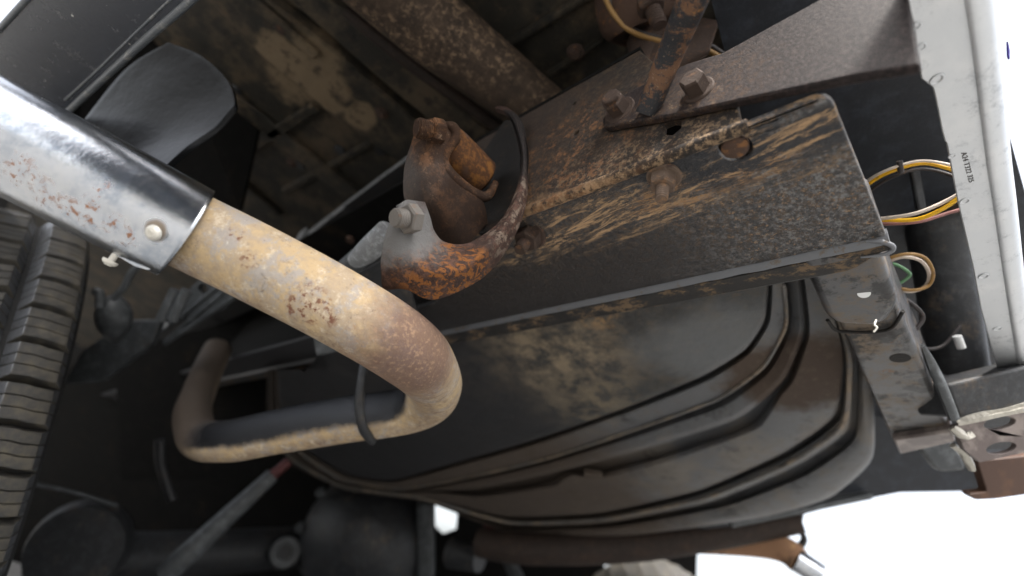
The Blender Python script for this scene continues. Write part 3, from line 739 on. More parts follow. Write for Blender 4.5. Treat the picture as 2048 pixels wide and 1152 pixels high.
# ------------------------------------------------------------------ small chassis pieces seen between tyre and tailpipe
slab('spring_seat', rounded([D(125, 770, .95), D(165, 700, .95), D(255, 640, .95), D(320, 640, .95), D(300, 690, .95), D(200, 765, .95)], .01), IZ * .02, M['grey'], T, bevel=.003, label='blurred grey spring seat plate beside the tyre')
slab('axle_plate', rounded([D(330, 650, .885), D(355, 600, .885), D(430, 530, .885), D(500, 560, .885), D(440, 620, .885)], .008), IZ * .015, M['grey'], T, holes=[circle(D(405, 577, .885) , IZ, .009, 16)], bevel=.002, label='grey axle plate with a hole under the tailpipe')
tube('bump_stop', [D(228, 600, .86), D(228, 622, .85), D(228, 650, .86), D(230, 680, .90)], [.014, .026, .024, .008], M['grey'], T, seg=24, label='rounded grey knob beside the tyre')
tube('brake_line', [D(280, 530, .8), D(262, 548, .8), D(248, 575, .8), D(225, 598, .8)], .0055, M['grey'], T, seg=12)
tube('bleed_hook', [D(190, 582, .8), D(200, 588, .8), D(199, 615, .8)], .007, M['grey'], T, seg=12)
for dx in (0, 22):
    tube('u_bolt', [D(352 + dx, 580, .80), D(322 + dx, 640, .80)], .0085, M['grey'], T, seg=14)
for k, (y0, y1) in enumerate(((560, 700), (578, 724), (606, 728))):
    tube('brake_pipe', [D(480, y0 - 20, .83), D(330, y1 - 40, .90)], .004, M['grey'], T, seg=10)

# ------------------------------------------------------------------ skid plate / tank
def TP(px, py, off=0): return PL(px, py, P_T + NT * off, NT)
def resample(pts, n):
    P = smooth_path([Vector((x, y, 0)) for x, y in pts], 8)
    L_ = [0]
    for i in range(1, len(P)): L_.append(L_[-1] + (P[i] - P[i - 1]).length)
    out = []; j = 0
    for k in range(n):
        s = L_[-1] * k / (n - 1)
        while j < len(P) - 2 and L_[j + 1] < s: j += 1
        t = (s - L_[j]) / max(1e-9, L_[j + 1] - L_[j])
        out.append(P[j].lerp(P[j + 1], t))
    return out
def contour(kn, n=96):
    """kn: list of (px,py) with fixed sharing of samples between knots."""
    segs = len(kn) - 1; per = n // segs; out = []
    P = smooth_path([Vector((x, y, 0)) for x, y in kn], per)
    Q = [Vector((*kn[min(len(kn) - 1, i // per)], 0)).lerp(Vector((*kn[min(len(kn) - 1, i // per + 1)], 0)), (i % per) / per) for i in range(len(P))]
    P = [a.lerp(b, .62) for a, b in zip(P, Q)]
    for _ in range(1): P = [P[0]] + [(P[i - 1] + P[i] * 2 + P[i + 1]) / 4 for i in range(1, len(P) - 1)] + [P[-1]]
    return P
# every contour has the same 12 knots: left side (0-3), long lower run (3-8), rear corner (8-9), rear edge up (9-11)
c0 = [(600, 740), (610, 745), (640, 750), (700, 740), (800, 720), (950, 690), (1120, 650), (1280, 610), (1400, 575), (1450, 555), (1470, 540), (1480, 520)]
c1 = [(556, 740), (560, 810), (600, 890), (690, 948), (780, 962), (900, 928), (1080, 876), (1270, 808), (1410, 750), (1490, 700), (1530, 640), (1540, 530)]
c2 = [(550, 740), (553, 818), (592, 900), (685, 962), (800, 980), (940, 956), (1100, 918), (1290, 855), (1440, 800), (1530, 735), (1575, 650), (1565, 530)]
c3 = [(546, 740), (548, 822), (588, 910), (680, 968), (810, 984), (950, 978), (1110, 945), (1300, 895), (1480, 838), (1570, 760), (1610, 660), (1600, 530)]
c4 = [(540, 740), (542, 830), (582, 915), (685, 972), (840, 992), (1010, 1034), (1200, 1026), (1400, 980), (1570, 905), (1672, 830), (1688, 700), (1640, 530)]
c5 = [(537, 740), (538, 835), (578, 918), (688, 976), (846, 998), (1025, 1054), (1220, 1046), (1430, 1003), (1600, 930), (1700, 860), (1706, 710), (1655, 530)]
c6 = [(534, 740), (534, 842), (572, 922), (690, 980), (850, 1003), (1040, 1074), (1270, 1070), (1520, 1036), (1660, 996), (1748, 915), (1742, 730), (1680, 530)]
cs = [contour(c) for c in (c0, c1, c2, c3, c4, c5, c6)]
def row(i, j, t, off):
    return [TP(a.x * (1 - t) + b.x * t, a.y * (1 - t) + b.y * t, off) for a, b in zip(cs[i], cs[j])]
def strip(name, rws, mat, parent, label=None):
    m_ = len(rws[0]); V = [p for r_ in rws for p in r_]
    F = [(i * m_ + j, i * m_ + j + 1, (i + 1) * m_ + j + 1, (i + 1) * m_ + j) for i in range(len(rws) - 1) for j in range(m_ - 1)]
    o = mk(name, V, F, mat, parent, auto=50, label=label)
    return o
tank = empty('fuel_tank', (0, 0, 0), T); tank['label'] = 'stepped black skid plate and pan under the fuel tank'
strip('skid_plate', [row(0, 1, t, 0) for t in (-1.2, -.6, 0, .2, .4, .6, .8, .9, .95)] + [row(0, 1, .985, .0012), row(0, 1, 1, .004), row(0, 1, 1, .03)], M['tank'], tank, 'mud smeared upper plate of the tank guard')
strip('flange_step', [row(1, 2, -.6, .03), row(1, 2, .12, .030), row(1, 2, .18, .010), row(1, 2, .25, .007), row(1, 2, .8, .007), row(1, 2, .93, .008), row(1, 2, 1, .013), row(1, 2, 1.02, .034)], M['pan'], tank)
strip('pan_ridge', [row(2, 3, -.5, .034), row(2, 3, .05, .034), row(2, 3, .3, .020), row(2, 3, .75, .014), row(2, 3, .95, .018), row(2, 3, 1.0, .034)], M['pan'], tank)
# lower pan with the step that breaks its upper edge
xs4 = [(a.x + b.x) / 2 for a, b in zip(cs[3], cs[4])]
def rec(x): return max(0, min(1, (x - 1196) / 10)) * max(0, min(1, (1600 - x) / 60)) + .75 * max(0, min(1, (x - 900) / 60)) * max(0, min(1, (1160 - x) / 14))
def rowv(i, j, t0, t1, off): return [TP(a.x * (1 - t) + b.x * t, a.y * (1 - t) + b.y * t, off) for a, b, t in ((a, b, t0 + t1 * rec(x)) for a, b, x in zip(cs[i], cs[j], xs4))]
R4 = [row(3, 4, -.3, .042), rowv(3, 4, .05, .15, .042), rowv(3, 4, .09, .17, .024), rowv(3, 4, .14, .20, .017), row(3, 4, .5, .015), row(3, 4, .8, .015), row(3, 4, .95, .016), row(3, 4, 1.0, .021), row(3, 4, 1.0, .044)]
strip('lower_pan', R4, M['pan'], tank, 'grey lower pan with brown mud patches')
strip('pan_rib', [row(4, 5, -.5, .044), row(4, 5, .25, .044), row(4, 5, .35, .024), row(4, 5, .6, .020), row(4, 5, .9, .024), row(4, 5, 1.0, .046)], M['pan'], tank)
strip('pan_rim', [row(5, 6, -.5, .046), row(5, 6, .22, .046), row(5, 6, .3, .028), row(5, 6, .5, .023), row(5, 6, .85, .023), row(5, 6, .96, .026), row(5, 6, 1.0, .034), row(5, 6, 1.0, .10), row(5, 6, .9, .26)], M['pan'], tank, 'outer rim of the tank pan')
for nm_, rr, r_, lab_ in (('ledge_highlight', row(1, 2, .95, .006), .0020, 'pale tube added as a highlight along the upper ledge'), ('rib_highlight', row(4, 5, .62, .018), .0035, None)):
    tube(nm_, rr[14:-3], r_, M['ridge_highlight'], tank, seg=8, n=1, wob=.0008, label=lab_)  # pale tubes added as highlights along the ledge and rib
# raised tab and dark slot on the lower pan
slab('pan_tab', rounded([TP(1168, 935, .030), TP(1205, 940, .030), TP(1208, 955, .030), TP(1172, 948, .030)], .004), -NT * .012, M['pan'], tank, bevel=.002)

# far crossmember below the tank
tube('rear_crossmember', [D(960, 1085, 1.25), D(1060, 1098, 1.2), D(1250, 1092, 1.15), D(1420, 1070, 1.1), D(1600, 1038, 1.05)], [.035, .036, .036, .033, .028], M['brownrust'], T, seg=24, label='brown crossmember tube behind the tank pan')
slab('rear_valance', [D(1480, 900, 1.05), D(1700, 650, 1.0), D(1850, 800, 1.0), D(1965, 900, 1.0), D(1992, 986, 1.0), D(1930, 984, 1.0), D(1800, 986, 1.0), D(1700, 1006, 1.02), D(1620, 1027, 1.04), D(1560, 1043, 1.05), D(1400, 1060, 1.06)], IZ * .03, M['navy'], T, bevel=.003, label='blue black rear valance behind the tank')
box('valance_edge', D(1600, 1018, 1.0), (D(1780, 985, 1.0) - D(1500, 1042, 1.0)) * .5, IY * .006, IZ * .01, M['grey'], T, .003)

# ------------------------------------------------------------------ right rear crossbeam
def bz(lat, fw, z): return Vector((fw, -lat, CAMH + z))
bx0, bx1 = Z(1760, 560, .98 * H).x, Z(1625, 560, .98 * H).x
q = [Z(1600, 520, .98 * H), Z(1762, 505, .98 * H), Z(1800, 610, .98 * H), Z(1775, 645, .98 * H), Z(1745, 655, .98 * H), Z(1670, 650, .98 * H), Z(1650, 632, .98 * H)]
beam2 = slab('crossbeam', [Z(1655, 600, 1.03 * H), Z(1790, 600, 1.03 * H), Z(1905, 868, 1.03 * H), Z(1788, 888, 1.03 * H)], ZU * .07, M['beam'], T, bevel=.005, seg=4, label='square crossbeam running across the truck to the hitch')
slab('beam_sleeve', rounded(q, [0, 0, .01, .004, .004, .006, .004]), ZU * .085, M['beam'], beam2, bevel=.007, seg=5, label='sleeve bracket round the crossbeam')
tube('beam_shade_line', [Z(x_, y_, 1.022 * H) for x_, y_ in ((1655, 640), (1672, 660), (1700, 664), (1748, 664), (1784, 655), (1806, 622))], .0016, M['recess_dark'], beam2, seg=8, label='shade line under the sleeve bracket edge, put in as a dark tube')  # thin dark tube put in for the shade below the sleeve
tube('hole_light_disc', [Z(1728, 587, .979 * H), Z(1728, 587, .98 * H) + ZU * .001], .0046, M['pale'], beam2, seg=16, n=1, label='pale disc painted as light filling a round hole')  # pale disc, light through the hole put into its colour
hc = Z(1800, 716, 1.03 * H)
tube('beam_hole_disc', [hc + ZU * .002, hc - ZU * .0004], .0085, M['recess_dark'], beam2, seg=22, n=1)  # dark disc painted for the shade inside an open hole
slab('beam_end_cap', [Z(1786, 880, 1.0 * H), Z(1905, 862, 1.0 * H), Z(1912, 885, 1.0 * H), Z(1800, 910, 1.0 * H)], ZU * .05, M['hitch'], beam2, bevel=.003)
screw_t = tube('tie_wire', [D(1752, 640, .33), D(1749, 650, .328), D(1754, 655, .327), D(1747, 664, .327)], .0006, M['screw'], beam2, seg=8, label='short twisted wire end under the sleeve')
slab('beam_foot', rounded([D(1838, 893, .66), D(1905, 880, .66), D(1935, 940, .66), D(1880, 946, .66)], .01), IZ * .012, M['grey'], T, bevel=.004, label='grey foot below the crossbeam end')
# hitch area
slab('hitch_tube', [D(1893, 768, .50), D(2120, 715, .50), D(2120, 795, .50), D(1917, 838, .50)], IZ * .05 + IY * .01, M['greyd'], T, bevel=.004, label='dark grey hitch tube at the right edge')
tube('tube_collar', [D(1845, 690, .47), D(1862, 728, .49), D(1882, 772, .49), D(1908, 838, .49)], [.002, .0045, .005, .0045], M['grey'], T, seg=16, wob=.001, label='grey weld edge along the hitch tube')
hb = slab('hitch_bracket', [D(1908, 852, .515), D(2120, 802, .515), D(2120, 890, .515), D(1960, 925, .515), D(1930, 900, .515)], IZ * .006, M['hitch'], T,
          holes=[circle(D(2000, 846, .515), IZ, .017, 20, .0065, ref=IX - IY * .15), circle(D(2003, 896, .515), IZ, .016, 20, .006, ref=IX - IY * .15)], bevel=.0015, label='brushed grey hitch bracket with two slots')
tube('weld_bead', [D(1905, 855, .515), D(1918, 866, .513), D(1932, 872, .512), D(1945, 868, .511)], [.0035, .005, .004, .003], M['weld'], hb, seg=12, wob=.002)
tube('weld_bead', [D(1915, 846, .50), D(1960, 834, .49), D(2010, 824, .48), D(2060, 812, .47)], [.003, .004, .003, .004], M['weld'], hb, seg=12, n=14, wob=.003)
tube('weld_bead', [D(1905, 890, .53), D(1925, 905, .53), D(1938, 925, .53), D(1945, 940, .53)], [.003, .004, .004, .003], M['weld'], hb, seg=12, wob=.002)
slab('receiver_box', rounded([D(1955, 922, .60), D(2120, 905, .60), D(2120, 975, .60), D(2048, 990, .60), D(1990, 998, .60), D(1950, 1000, .60), D(1936, 988, .60), D(1975, 984, .60)], .004), IZ * .012, M['receiver'], T, bevel=.004, label='rust brown receiver box at the lower right corner')

# ------------------------------------------------------------------ alloy bumper
BZ = 1.2 * H
bl = [(1770, -180), (1795, -60), (1811, 0), (1818, 20), (1828, 52), (1832, 95), (1843, 158), (1866, 176), (1871, 196), (1884, 262), (1890, 284), (1893, 286), (1915, 402), (1945, 530), (1962, 620), (1996, 742), (2010, 800)]
left = [Z(x, y, BZ) for x, y in bl]
lipo = [(2055, 800), (2040, 735), (2018, 600), (1995, 440), (1978, 330), (1952, 120), (1932, -20), (1925, -60), (1900, -180)]
rightp = [Z(x, y, BZ) for x, y in lipo]
bump = empty('rear_bumper', (0, 0, 0), T); bump['label'] = 'scratched bare alloy rear bumper edge beside the bright background'
dim = [(1838, 45), (1841, 92), (1876, 158), (1905, 311), (1930, 402)]
holes = []
slab('bumper_flange', left + rightp, ZU * .003, M['alloy'], bump, bevel=.0007)
# rounded outer edge going up
V = []; F = []
samp = [Z(x, y, BZ) for x, y in reversed(lipo)]; samp = smooth_path(samp, 6)
arc = [(-.0010, -.0003), (.0035, .0002), (.0070, .0022), (.0098, .0050), (.0115, .0085), (.0120, .013), (.0120, .05)]
for p in samp:
    for (o_, z_) in arc: V.append(p + Vector((-o_ + .0002, 0, z_)))
na_ = len(arc)
for i in range(len(samp) - 1):
    for k in range(na_ - 1): F.append((i * na_ + k, i * na_ + k + 1, (i + 1) * na_ + k + 1, (i + 1) * na_ + k))
o = mk('bumper_edge', V, F, M['alloy'], bump, smooth=True); md = o.modifiers.new('s', 'SOLIDIFY'); md.thickness = .0015; md.offset = 1
# pressed dimples: small domes
for (px, py, r) in ((1832, 52, .0032), (1842, 94, .0032), (1874, 158, .0045), (1904, 312, .0026), (1929, 402, .0038), (1967, 552, .0045), (1995, 657, .004)):
    c = Z(px, py, BZ) + ZU * .0004; V = []; F = []; prev = None
    for i, (t, h_) in enumerate(((1.0, 0), (.93, .0010), (.78, .0014), (.62, .0009), (.42, .0001), (.2, -.0001))):
        s = len(V); V.extend(circle(c - ZU * (h_ * r / .0032 * .8), ZU, r * t, 22, r * t * .8, ref=Vector((.8, -.6, 0)))); k = list(range(s, s + 22))
        if prev: F.extend([(prev[j], prev[(j + 1) % 22], k[(j + 1) % 22], k[j]) for j in range(22)])
        prev = k
    F.append(tuple(prev))
    mk('dimple', V, F, M['alloy'], bump, smooth=True)
# stamped number
def stamp(text, p0, p1, size, depth=.0001):
    cu = bpy.data.curves.new('stamped_number', 'FONT'); cu.body = text; cu.size = size; cu.extrude = .00015; cu.space_character = 1.05
    o = bpy.data.objects.new('stamped_number', cu); link(o, bump); cu.materials.append(M['stamp'])
    x = (p1 - p0).normalized(); z = Vector((0, 0, -1)); y = z.cross(x)
    o.matrix_world = Matrix.Translation(p0 + z * .0002) @ Matrix((x, y, z)).transposed().to_4x4()
    bpy.context.view_layer.update()
    mw = o.matrix_world.copy(); me = bpy.data.meshes.new_from_object(o)
    k = (p1 - p0).length / max(v.co.x for v in me.vertices)
    bpy.data.objects.remove(o)
    o = bpy.data.objects.new('stamped_number', me); link(o, bump)
    me.transform(mw @ Matrix.Diagonal((k, 1, 1, 1)))
    o['label'] = 'number stamped into the alloy'
    return o
o = stamp('A24 T322 325', Z(1922, 306, BZ), Z(1938, 365, BZ), .0042)
# bumper corner spike
slab('bumper_corner', [D(2030, 575, .55), D(2037, 538, .55), D(2070, 590, .55), D(2070, 745, .55), D(2048, 745, .55)], IZ * .01, M['grey'], T, bevel=.002, label='pointed grey bumper corner piece at the right edge')
slab('paint_chip', [D(2016, 82, .5), D(2020, 100, .5), D(2020, 118, .5), D(2017, 112, .5)], IZ * .002, simple_dark('violet_tape', (.05, .03, .35), .5, 0), T, label='thin violet sliver in the bright background')

# ------------------------------------------------------------------ bay between rail end and bumper
slab('rear_panel', [Z(1380, -160, .50), Z(1900, -160, .50), Z(2060, 420, .50), Z(2110, 900, .50), Z(1660, 900, .50)], ZU * .02, M['navy'], T, label='dark blue painted underside panel between frame end and bumper')
tube('panel_swage', [D(1775, 90, .60), D(1820, 260, .60), D(1862, 400, .60), D(1890, 560, .60), D(1915, 740, .60)], [.028, .03, .032, .03, .03], M['greyd'], T, seg=28, label='rounded blue grey pillar behind the wires')
tube('panel_swage', [D(1850, 100, .56), D(1880, 240, .57), D(1910, 420, .58)], [.03, .03, .03], M['brownrust'], T, seg=28, label='brown rounded pillar next to the bumper')
slab('pressed_edge', [D(1780, 130, .54), D(1795, 128, .54), D(1835, 300, .54), D(1856, 420, .54), D(1838, 420, .54), D(1815, 290, .54)], IZ * .006, M['greyd'], T, bevel=.002)
tube('door_clip', [D(1914, 672, .55), D(1923, 696, .55)], .0042, M['pale'], T, seg=16, label='small white plastic clip')
def wire(pts, r, mat, lab): return tube('wire', [D(*p) for p in pts], r, M[mat], T, seg=12, n=8, label=lab)
wire([(1700, 400, .50), (1735, 362, .47), (1780, 338, .45), (1840, 322, .44), (1900, 330, .43), (1940, 345, .43)], .0013, 'w_cream', 'cream wire arching highest behind the bumper')
wire([(1700, 410, .505), (1738, 368, .475), (1785, 342, .452), (1845, 327, .442), (1900, 338, .432), (1940, 352, .43)], .0016, 'w_yellow', 'yellow wire under the highest cream wire')
wire([(1700, 425, .51), (1745, 378, .485), (1795, 350, .462), (1845, 338, .452), (1905, 352, .44), (1950, 380, .43)], .0015, 'w_loom', 'dark wire under the highest pair')
tube('cable_tie', [D(1799, 322, .445), D(1802, 345, .448)], .0025, M['w_loom'], T, seg=8)
wire([(1720, 440, .47), (1765, 437, .45), (1830, 427, .43), (1890, 403, .42), (1930, 380, .41)], .0016, 'w_cream', 'cream wire of the middle bundle')
wire([(1720, 436, .48), (1765, 440, .455), (1835, 438, .435), (1890, 415, .42), (1930, 385, .41)], .0018, 'w_yellow', 'bright yellow wire of the middle bundle')
wire([(1720, 445, .49), (1775, 448, .46), (1840, 443, .44), (1900, 425, .43), (1950, 412, .42)], .0015, 'w_pink', 'pinkish wire of the middle bundle')
loop = [(1750, 530, .50), (1775, 518, .48), (1815, 508, .47), (1850, 516, .47), (1866, 545, .475), (1858, 570, .48), (1830, 580, .48), (1800, 577, .485), (1775, 570, .49)]
wire(loop, .0016, 'w_ochre', 'ochre wire of the lower loop')
wire([(x - 8 if x > 1800 else x, y + (6 if y < 540 else 3), d + .005) for x, y, d in loop], .0016, 'w_cream', 'cream wire of the lower loop')
wire([(1760, 530, .50), (1790, 529, .49), (1815, 543, .485), (1818, 553, .485), (1795, 570, .49)], .0016, 'w_green', 'pale green wire inside the lower loop')
wire([(1802, 588, .50), (1812, 605, .50), (1808, 622, .50), (1812, 640, .50)], .0016, 'w_ochre', 'short ochre wire end below the loop')
wire([(1795, 592, .51), (1820, 605, .51), (1842, 625, .51), (1845, 640, .51), (1832, 658, .51)], .0022, 'w_loom', 'dark curved cable below the loop')
wire([(1830, 690, .56), (1860, 698, .56), (1890, 688, .56), (1920, 650, .56)], .0018, 'w_loom', 'dark cable near the white clip')

# ------------------------------------------------------------------ body: side panel top left, floor
pz = 1.3 * H
pp_ = [Z(398, -6, pz), Z(470, -80, pz), Z(300, -330, pz), Z(-500, -330, pz), Z(-620, 400, pz), Z(-200, 640, pz), Z(150, 214, pz)]
pp_ = [Z(398, -6, pz), Z(480, -90, pz), Z(160, -130, pz), Z(42, 0, pz), Z(0, 44, pz), Z(-420, 560, pz), Z(-60, 420, pz), Z(150, 214, pz)]
side = slab('quarter_panel', pp_, ZU * .004, M['panel'], T, bevel=.001, label='satin black body panel in the upper left corner')
tube('panel_lip', [Z(480, -100, pz), Z(392, -8, pz), Z(300, 72, pz), Z(215, 150, pz), Z(148, 212, pz), Z(60, 300, pz)], .0036, M['panel_lip'], side, seg=14, n=14, wob=.0005, label='bright chipped lip of the black panel')
tube('panel_crease', [Z(350, -10, pz), Z(262, 75, pz), Z(190, 145, pz), Z(130, 200, pz)], .0012, M['panel_lip'], side, seg=10, n=8)
tube('panel_crease', [Z(80, -30, pz), Z(34, 20, pz), Z(-30, 90, pz)], .003, M['panel_lip'], side, seg=10, n=8)
FZ = .64
slab('unseen_bedside', [Vector((.33, .345, CAMH + .30)), Vector((.26, .35, CAMH + .19)), Vector((-.12, .35, CAMH + .19)), Vector((-.12, .35, CAMH + .95)), Vector((.33, .345, CAMH + .95))], Vector((0, .03, 0)), M['panel'], T, bevel=.004, label='black bedside beyond the tailpipe outlet')  # out of view, sized to darken the sleeve's reflection
slab('sky_block_shelf', [Vector((.56, .205, CAMH + .50)), Vector((-.12, .205, CAMH + .50)), Vector((-.12, .345, CAMH + .50)), Vector((.56, .330, CAMH + .50))], Vector((0, 0, .004)), M['panel'], T, label='unseen dark shelf added to block sky above the sleeve')  # unseen, added so the sleeve's top reflects dark instead of sky
slab('far_bedside', [Vector((-.05, -1.5, CAMH + .47)), Vector((2.6, -1.5, CAMH + .47)), Vector((2.6, -1.5, CAMH + .95)), Vector((-.05, -1.5, CAMH + .95))], Vector((0, -.03, 0)), M['navy'], T, bevel=.004)
floor = slab('body_floor', [Vector((-.16, .25, CAMH + FZ)), Vector((4, .33, CAMH + FZ)), Vector((4, -1.5, CAMH + FZ)), Vector((.0, -1.5, CAMH + FZ)), Vector((.02, -.8, CAMH + FZ)), Vector((-.02, -.3, CAMH + FZ)), Vector((-.02, .25, CAMH + FZ))][1:], ZU * .05, M['floor'], T, label='mud stained truck floor pressing')
def rib(pts, z, th, mat='floor', nm='floor_rib', lab=None):
    return slab(nm, [Z(x, y, z) for x, y in pts], ZU * th, M[mat], floor, bevel=.004, label=lab)
rib([(360, -60), (480, -40), (640, 80), (800, 215), (925, 330), (850, 360), (700, 260), (520, 110)], FZ - .025, .0245, lab='wide floor rib with the large tan stain')
rib([(520, -50), (600, -50), (790, 105), (1010, 290), (950, 320), (760, 160)], FZ - .03, .0295)
rib([(640, -50), (690, -50), (1010, 230), (1000, 265)], FZ - .015, .0145)
rib([(470, 300), (620, 210), (640, 225), (490, 318)], FZ - .012, .0115)
rib([(330, 110), (350, 95), (760, 420), (740, 440)], FZ - .012, .0115)
rib([(560, 380), (760, 270), (772, 280), (572, 392)], FZ - .010, .0095)
rib([(1000, 90), (1250, -60), (1262, -48), (1010, 106)], FZ - .012, .0115)
tube('brake_tube', [Z(690, 20, .60), Z(780, 95, .60), Z(880, 170, .60), Z(1010, 265, .60)], [.008, .010, .010, .009], M['brownrust'], T, seg=14, label='thin brown tube along the floor')
rib([(430, -40), (460, -45), (640, 110), (628, 122)], FZ - .034, .0085)
rib([(250, 190), (262, 180), (560, 430), (545, 440)], FZ - .012, .0115)
rib([(380, 330), (480, 260), (490, 268), (392, 340)], FZ - .012, .0115)
rib([(1090, 150), (1200, 80), (1206, 86), (1098, 160)], FZ - .012, .0115)
for (x, y) in ((520, 250), (600, 330), (680, 300), (470, 180), (820, 60), (760, 300)):
    q = Z(x, y, FZ - .002); tube('floor_plug', [q, q - ZU * .004], [.012, .010], M['greyd'], floor, seg=14, n=1)
for (x, y) in ((560, 60), (760, 230), (580, 330), (1150, 110), (430, 250)):
    q = Z(x, y, FZ - .034); bolt('floor_bolt', q + ZU * .006, -ZU, .008, .006, M['rust_dim'], floor, washer=.012)
tube('cross_tube', [Z(640, -140, .565), Z(770, -30, .565), Z(915, 95, .565), Z(1090, 230, .565)], [.045, .046, .045, .04], M['crosstube'], T, seg=36, wob=.003, label='thick mud coated tube across the floor')
slab('floor_box', [D(930, -60, .90), D(1260, -60, .86), D(1260, 90, .75), D(1060, 210, .72), D(1040, 180, .74)], IZ * .02, M['dark2'], T, bevel=.004)
loft('wheel_arch_liner', [[D(120, 330, .60), D(190, 230, .62), D(265, 140, .62), D(345, 90, .61)], [D(190, 350, .56), D(255, 265, .59), D(330, 180, .60), D(410, 118, .60)],
     [D(240, 365, .53), D(315, 295, .57), D(395, 225, .585), D(462, 168, .59)], [D(290, 375, .51), D(370, 305, .55), D(435, 260, .57), D(476, 212, .58)], [D(300, 380, .50), D(378, 306, .545), D(436, 264, .565), D(474, 222, .575)]], M['liner'], T, nu=6, nv=6, thick=.006, bevel=.002, label='blurred grey wheel arch liner flap')
slab('wheel_arch', [D(150, 150, .80), D(330, 50, .85), D(520, 240, .95), D(480, 420, .95), D(250, 480, .95), D(120, 420, .9)], IZ * .01, M['dark2'], T)
slab('corner_gusset', [D(1395, -60, .62), D(1425, -60, .62), D(1520, 120, .55), D(1490, 150, .55)], IZ * .01, M['greyd'], T, bevel=.003)
slab('inner_quarter', [D(1420, -80, .70), D(1800, -80, .62), D(1640, 120, .58), D(1500, 200, .60)], IZ * .01, M['navy'], T)

# ------------------------------------------------------------------ wheel
tilt = Vector((0.0, -.94, .342)).normalized()                 # axle direction, inboard
TR = .37
upw = (ZU - tilt * ZU.dot(tilt)).normalized(); fw = upw.cross(tilt); fw = fw if fw.x > 0 else -fw
Wc = Vector((.80 + TR, -.07, TR))                                              # centre of the inboard shoulder circle
def wp(ang, r, ac):   # ang 0 = rearmost, + up; ac = distance outboard from shoulder
    return Wc - fw * (math.cos(ang) * r) + upw * (math.sin(ang) * r) - tilt * ac
V = []; F = []; profT = [(-.012, TR - .13), (-.014, TR - .08), (-.010, TR - .035), (-.001, TR - .020), (.012, TR - .016), (.255, TR - .016), (.270, TR - .02), (.280, TR - .06), (.275, TR - .13)]
NS = 96
for i in range(NS):
    for ac, r in profT: V.append(wp(2 * math.pi * i / NS, r, ac))
n = len(profT)
for i in range(NS):
    for k in range(n):
        F.append((i * n + k, i * n + (k + 1) % n, ((i + 1) % NS) * n + (k + 1) % n, ((i + 1) % NS) * n + k))
tyre = mk('tyre', V, F, M['groove'], T, auto=40, label='left rear blocky all terrain tyre')
V = []; F = []
for i in range(48):
    for ac, r in ((.02, TR - .14), (.03, .10), (.05, .02), (.20, .02), (.2, TR - .14)): V.append(wp(2 * math.pi * i / 48, r, ac))
for i in range(48):
    for k in range(4): F.append((i * 5 + k, i * 5 + k + 1, ((i + 1) % 48) * 5 + k + 1, ((i + 1) % 48) * 5 + k))
mk('rim', V, F, M['dark'], tyre, auto=40)
NB = 47
def block_mesh(name, w0, w1, hgt, rows_, hw, skew=0, slope=.004):
    """a tread block at angle 0, cut by zigzag sipes into strips; local frame x=out, y=axial, z=circumferential"""
    V = []; F = []
    def zig(t): return .0022 * (0 if t < .35 else (t - .35) / .25 if t < .6 else 1)
    cuts = [-hw + 2 * hw * k / rows_ for k in range(rows_ + 1)]
    for s in range(rows_):
        ts = (0, .35, .6, 1.0)
        lo_, hi_ = cuts[s] + (.0006 if s else 0), cuts[s + 1] - (.0006 if s < rows_ - 1 else 0)
        b0 = len(V)
        for lvl in (0, 1):
            for (edge, isout) in ((lo_, s == 0), (hi_, s == rows_ - 1)):
                for t in ts:
                    y = w0 + (w1 - w0) * t; z = edge + zig(t) + skew * (t - .5)
                    x = (0 if lvl == 0 else hgt)
                    if lvl == 0:
                        if isout: z += (-.003 if edge == lo_ else .003)
                        if t == 0: y -= slope
                        if t == 1.0: y += slope * 1.8
                    if lvl == 1 and w0 < .01 and t == 0: x -= .004
                    V.append((x, y, z))
        m4 = 4
        for k in range(3):
            F.append((b0 + 8 + k, b0 + 9 + k, b0 + 13 + k, b0 + 12 + k))
            F.append((b0 + k, b0 + 1 + k, b0 + 9 + k, b0 + 8 + k))
            F.append((b0 + 4 + k, b0 + 5 + k, b0 + 13 + k, b0 + 12 + k))
        F.append((b0, b0 + 4, b0 + 12, b0 + 8)); F.append((b0 + 3, b0 + 7, b0 + 15, b0 + 11))
    o_ = mk(name, V, F, M['rubber'], None, bevel=.0006, seg=1)
    me = o_.data; bpy.data.objects.remove(o_)
    me.materials.append(M['rubber_side'])
    for p in me.polygons:
        if abs(p.normal.y) > .55: p.material_index = 1
    return me
meA = block_mesh('tread_block', .001, .043, .018, 3, .0200, .004, .006)
meB = block_mesh('tread_block', .068, .104, .017, 3, .0190, -.005, .009)
meC = block_mesh('tread_block', .122, .154, .017, 3, .0190, .003, .006)
meD = block_mesh('tread_block', .170, .204, .017, 3, .0190, -.003, .006)
meE = block_mesh('tread_block', .218, .262, .018, 3, .0200, .003, .006)
def place_block(me, ang, name='tread_block'):
    o_ = bpy.data.objects.new(name, me); COL.objects.link(o_); o_.parent = tyre
    out = (wp(ang, 1, 0) - wp(ang, 0, 0)).normalized(); axl = -tilt; circ = (wp(ang + .01, 1, 0) - wp(ang, 1, 0)).normalized()
    o_.matrix_world = Matrix.Translation(wp(ang, TR - .0165, 0)) @ Matrix((out, axl, circ)).transposed().to_4x4()
    md = o_.modifiers.new('b', 'BEVEL'); md.width = .0006; md.segments = 1; md.limit_method = 'ANGLE'
    return o_
for i in range(NB):
    a = 2 * math.pi * i / NB
    if math.cos(a) < -.15: continue
    for me, ph in ((meA, 0), (meB, .4), (meC, .1), (meD, .5), (meE, .2)):
        place_block(me, a + ph * 2 * math.pi / NB)

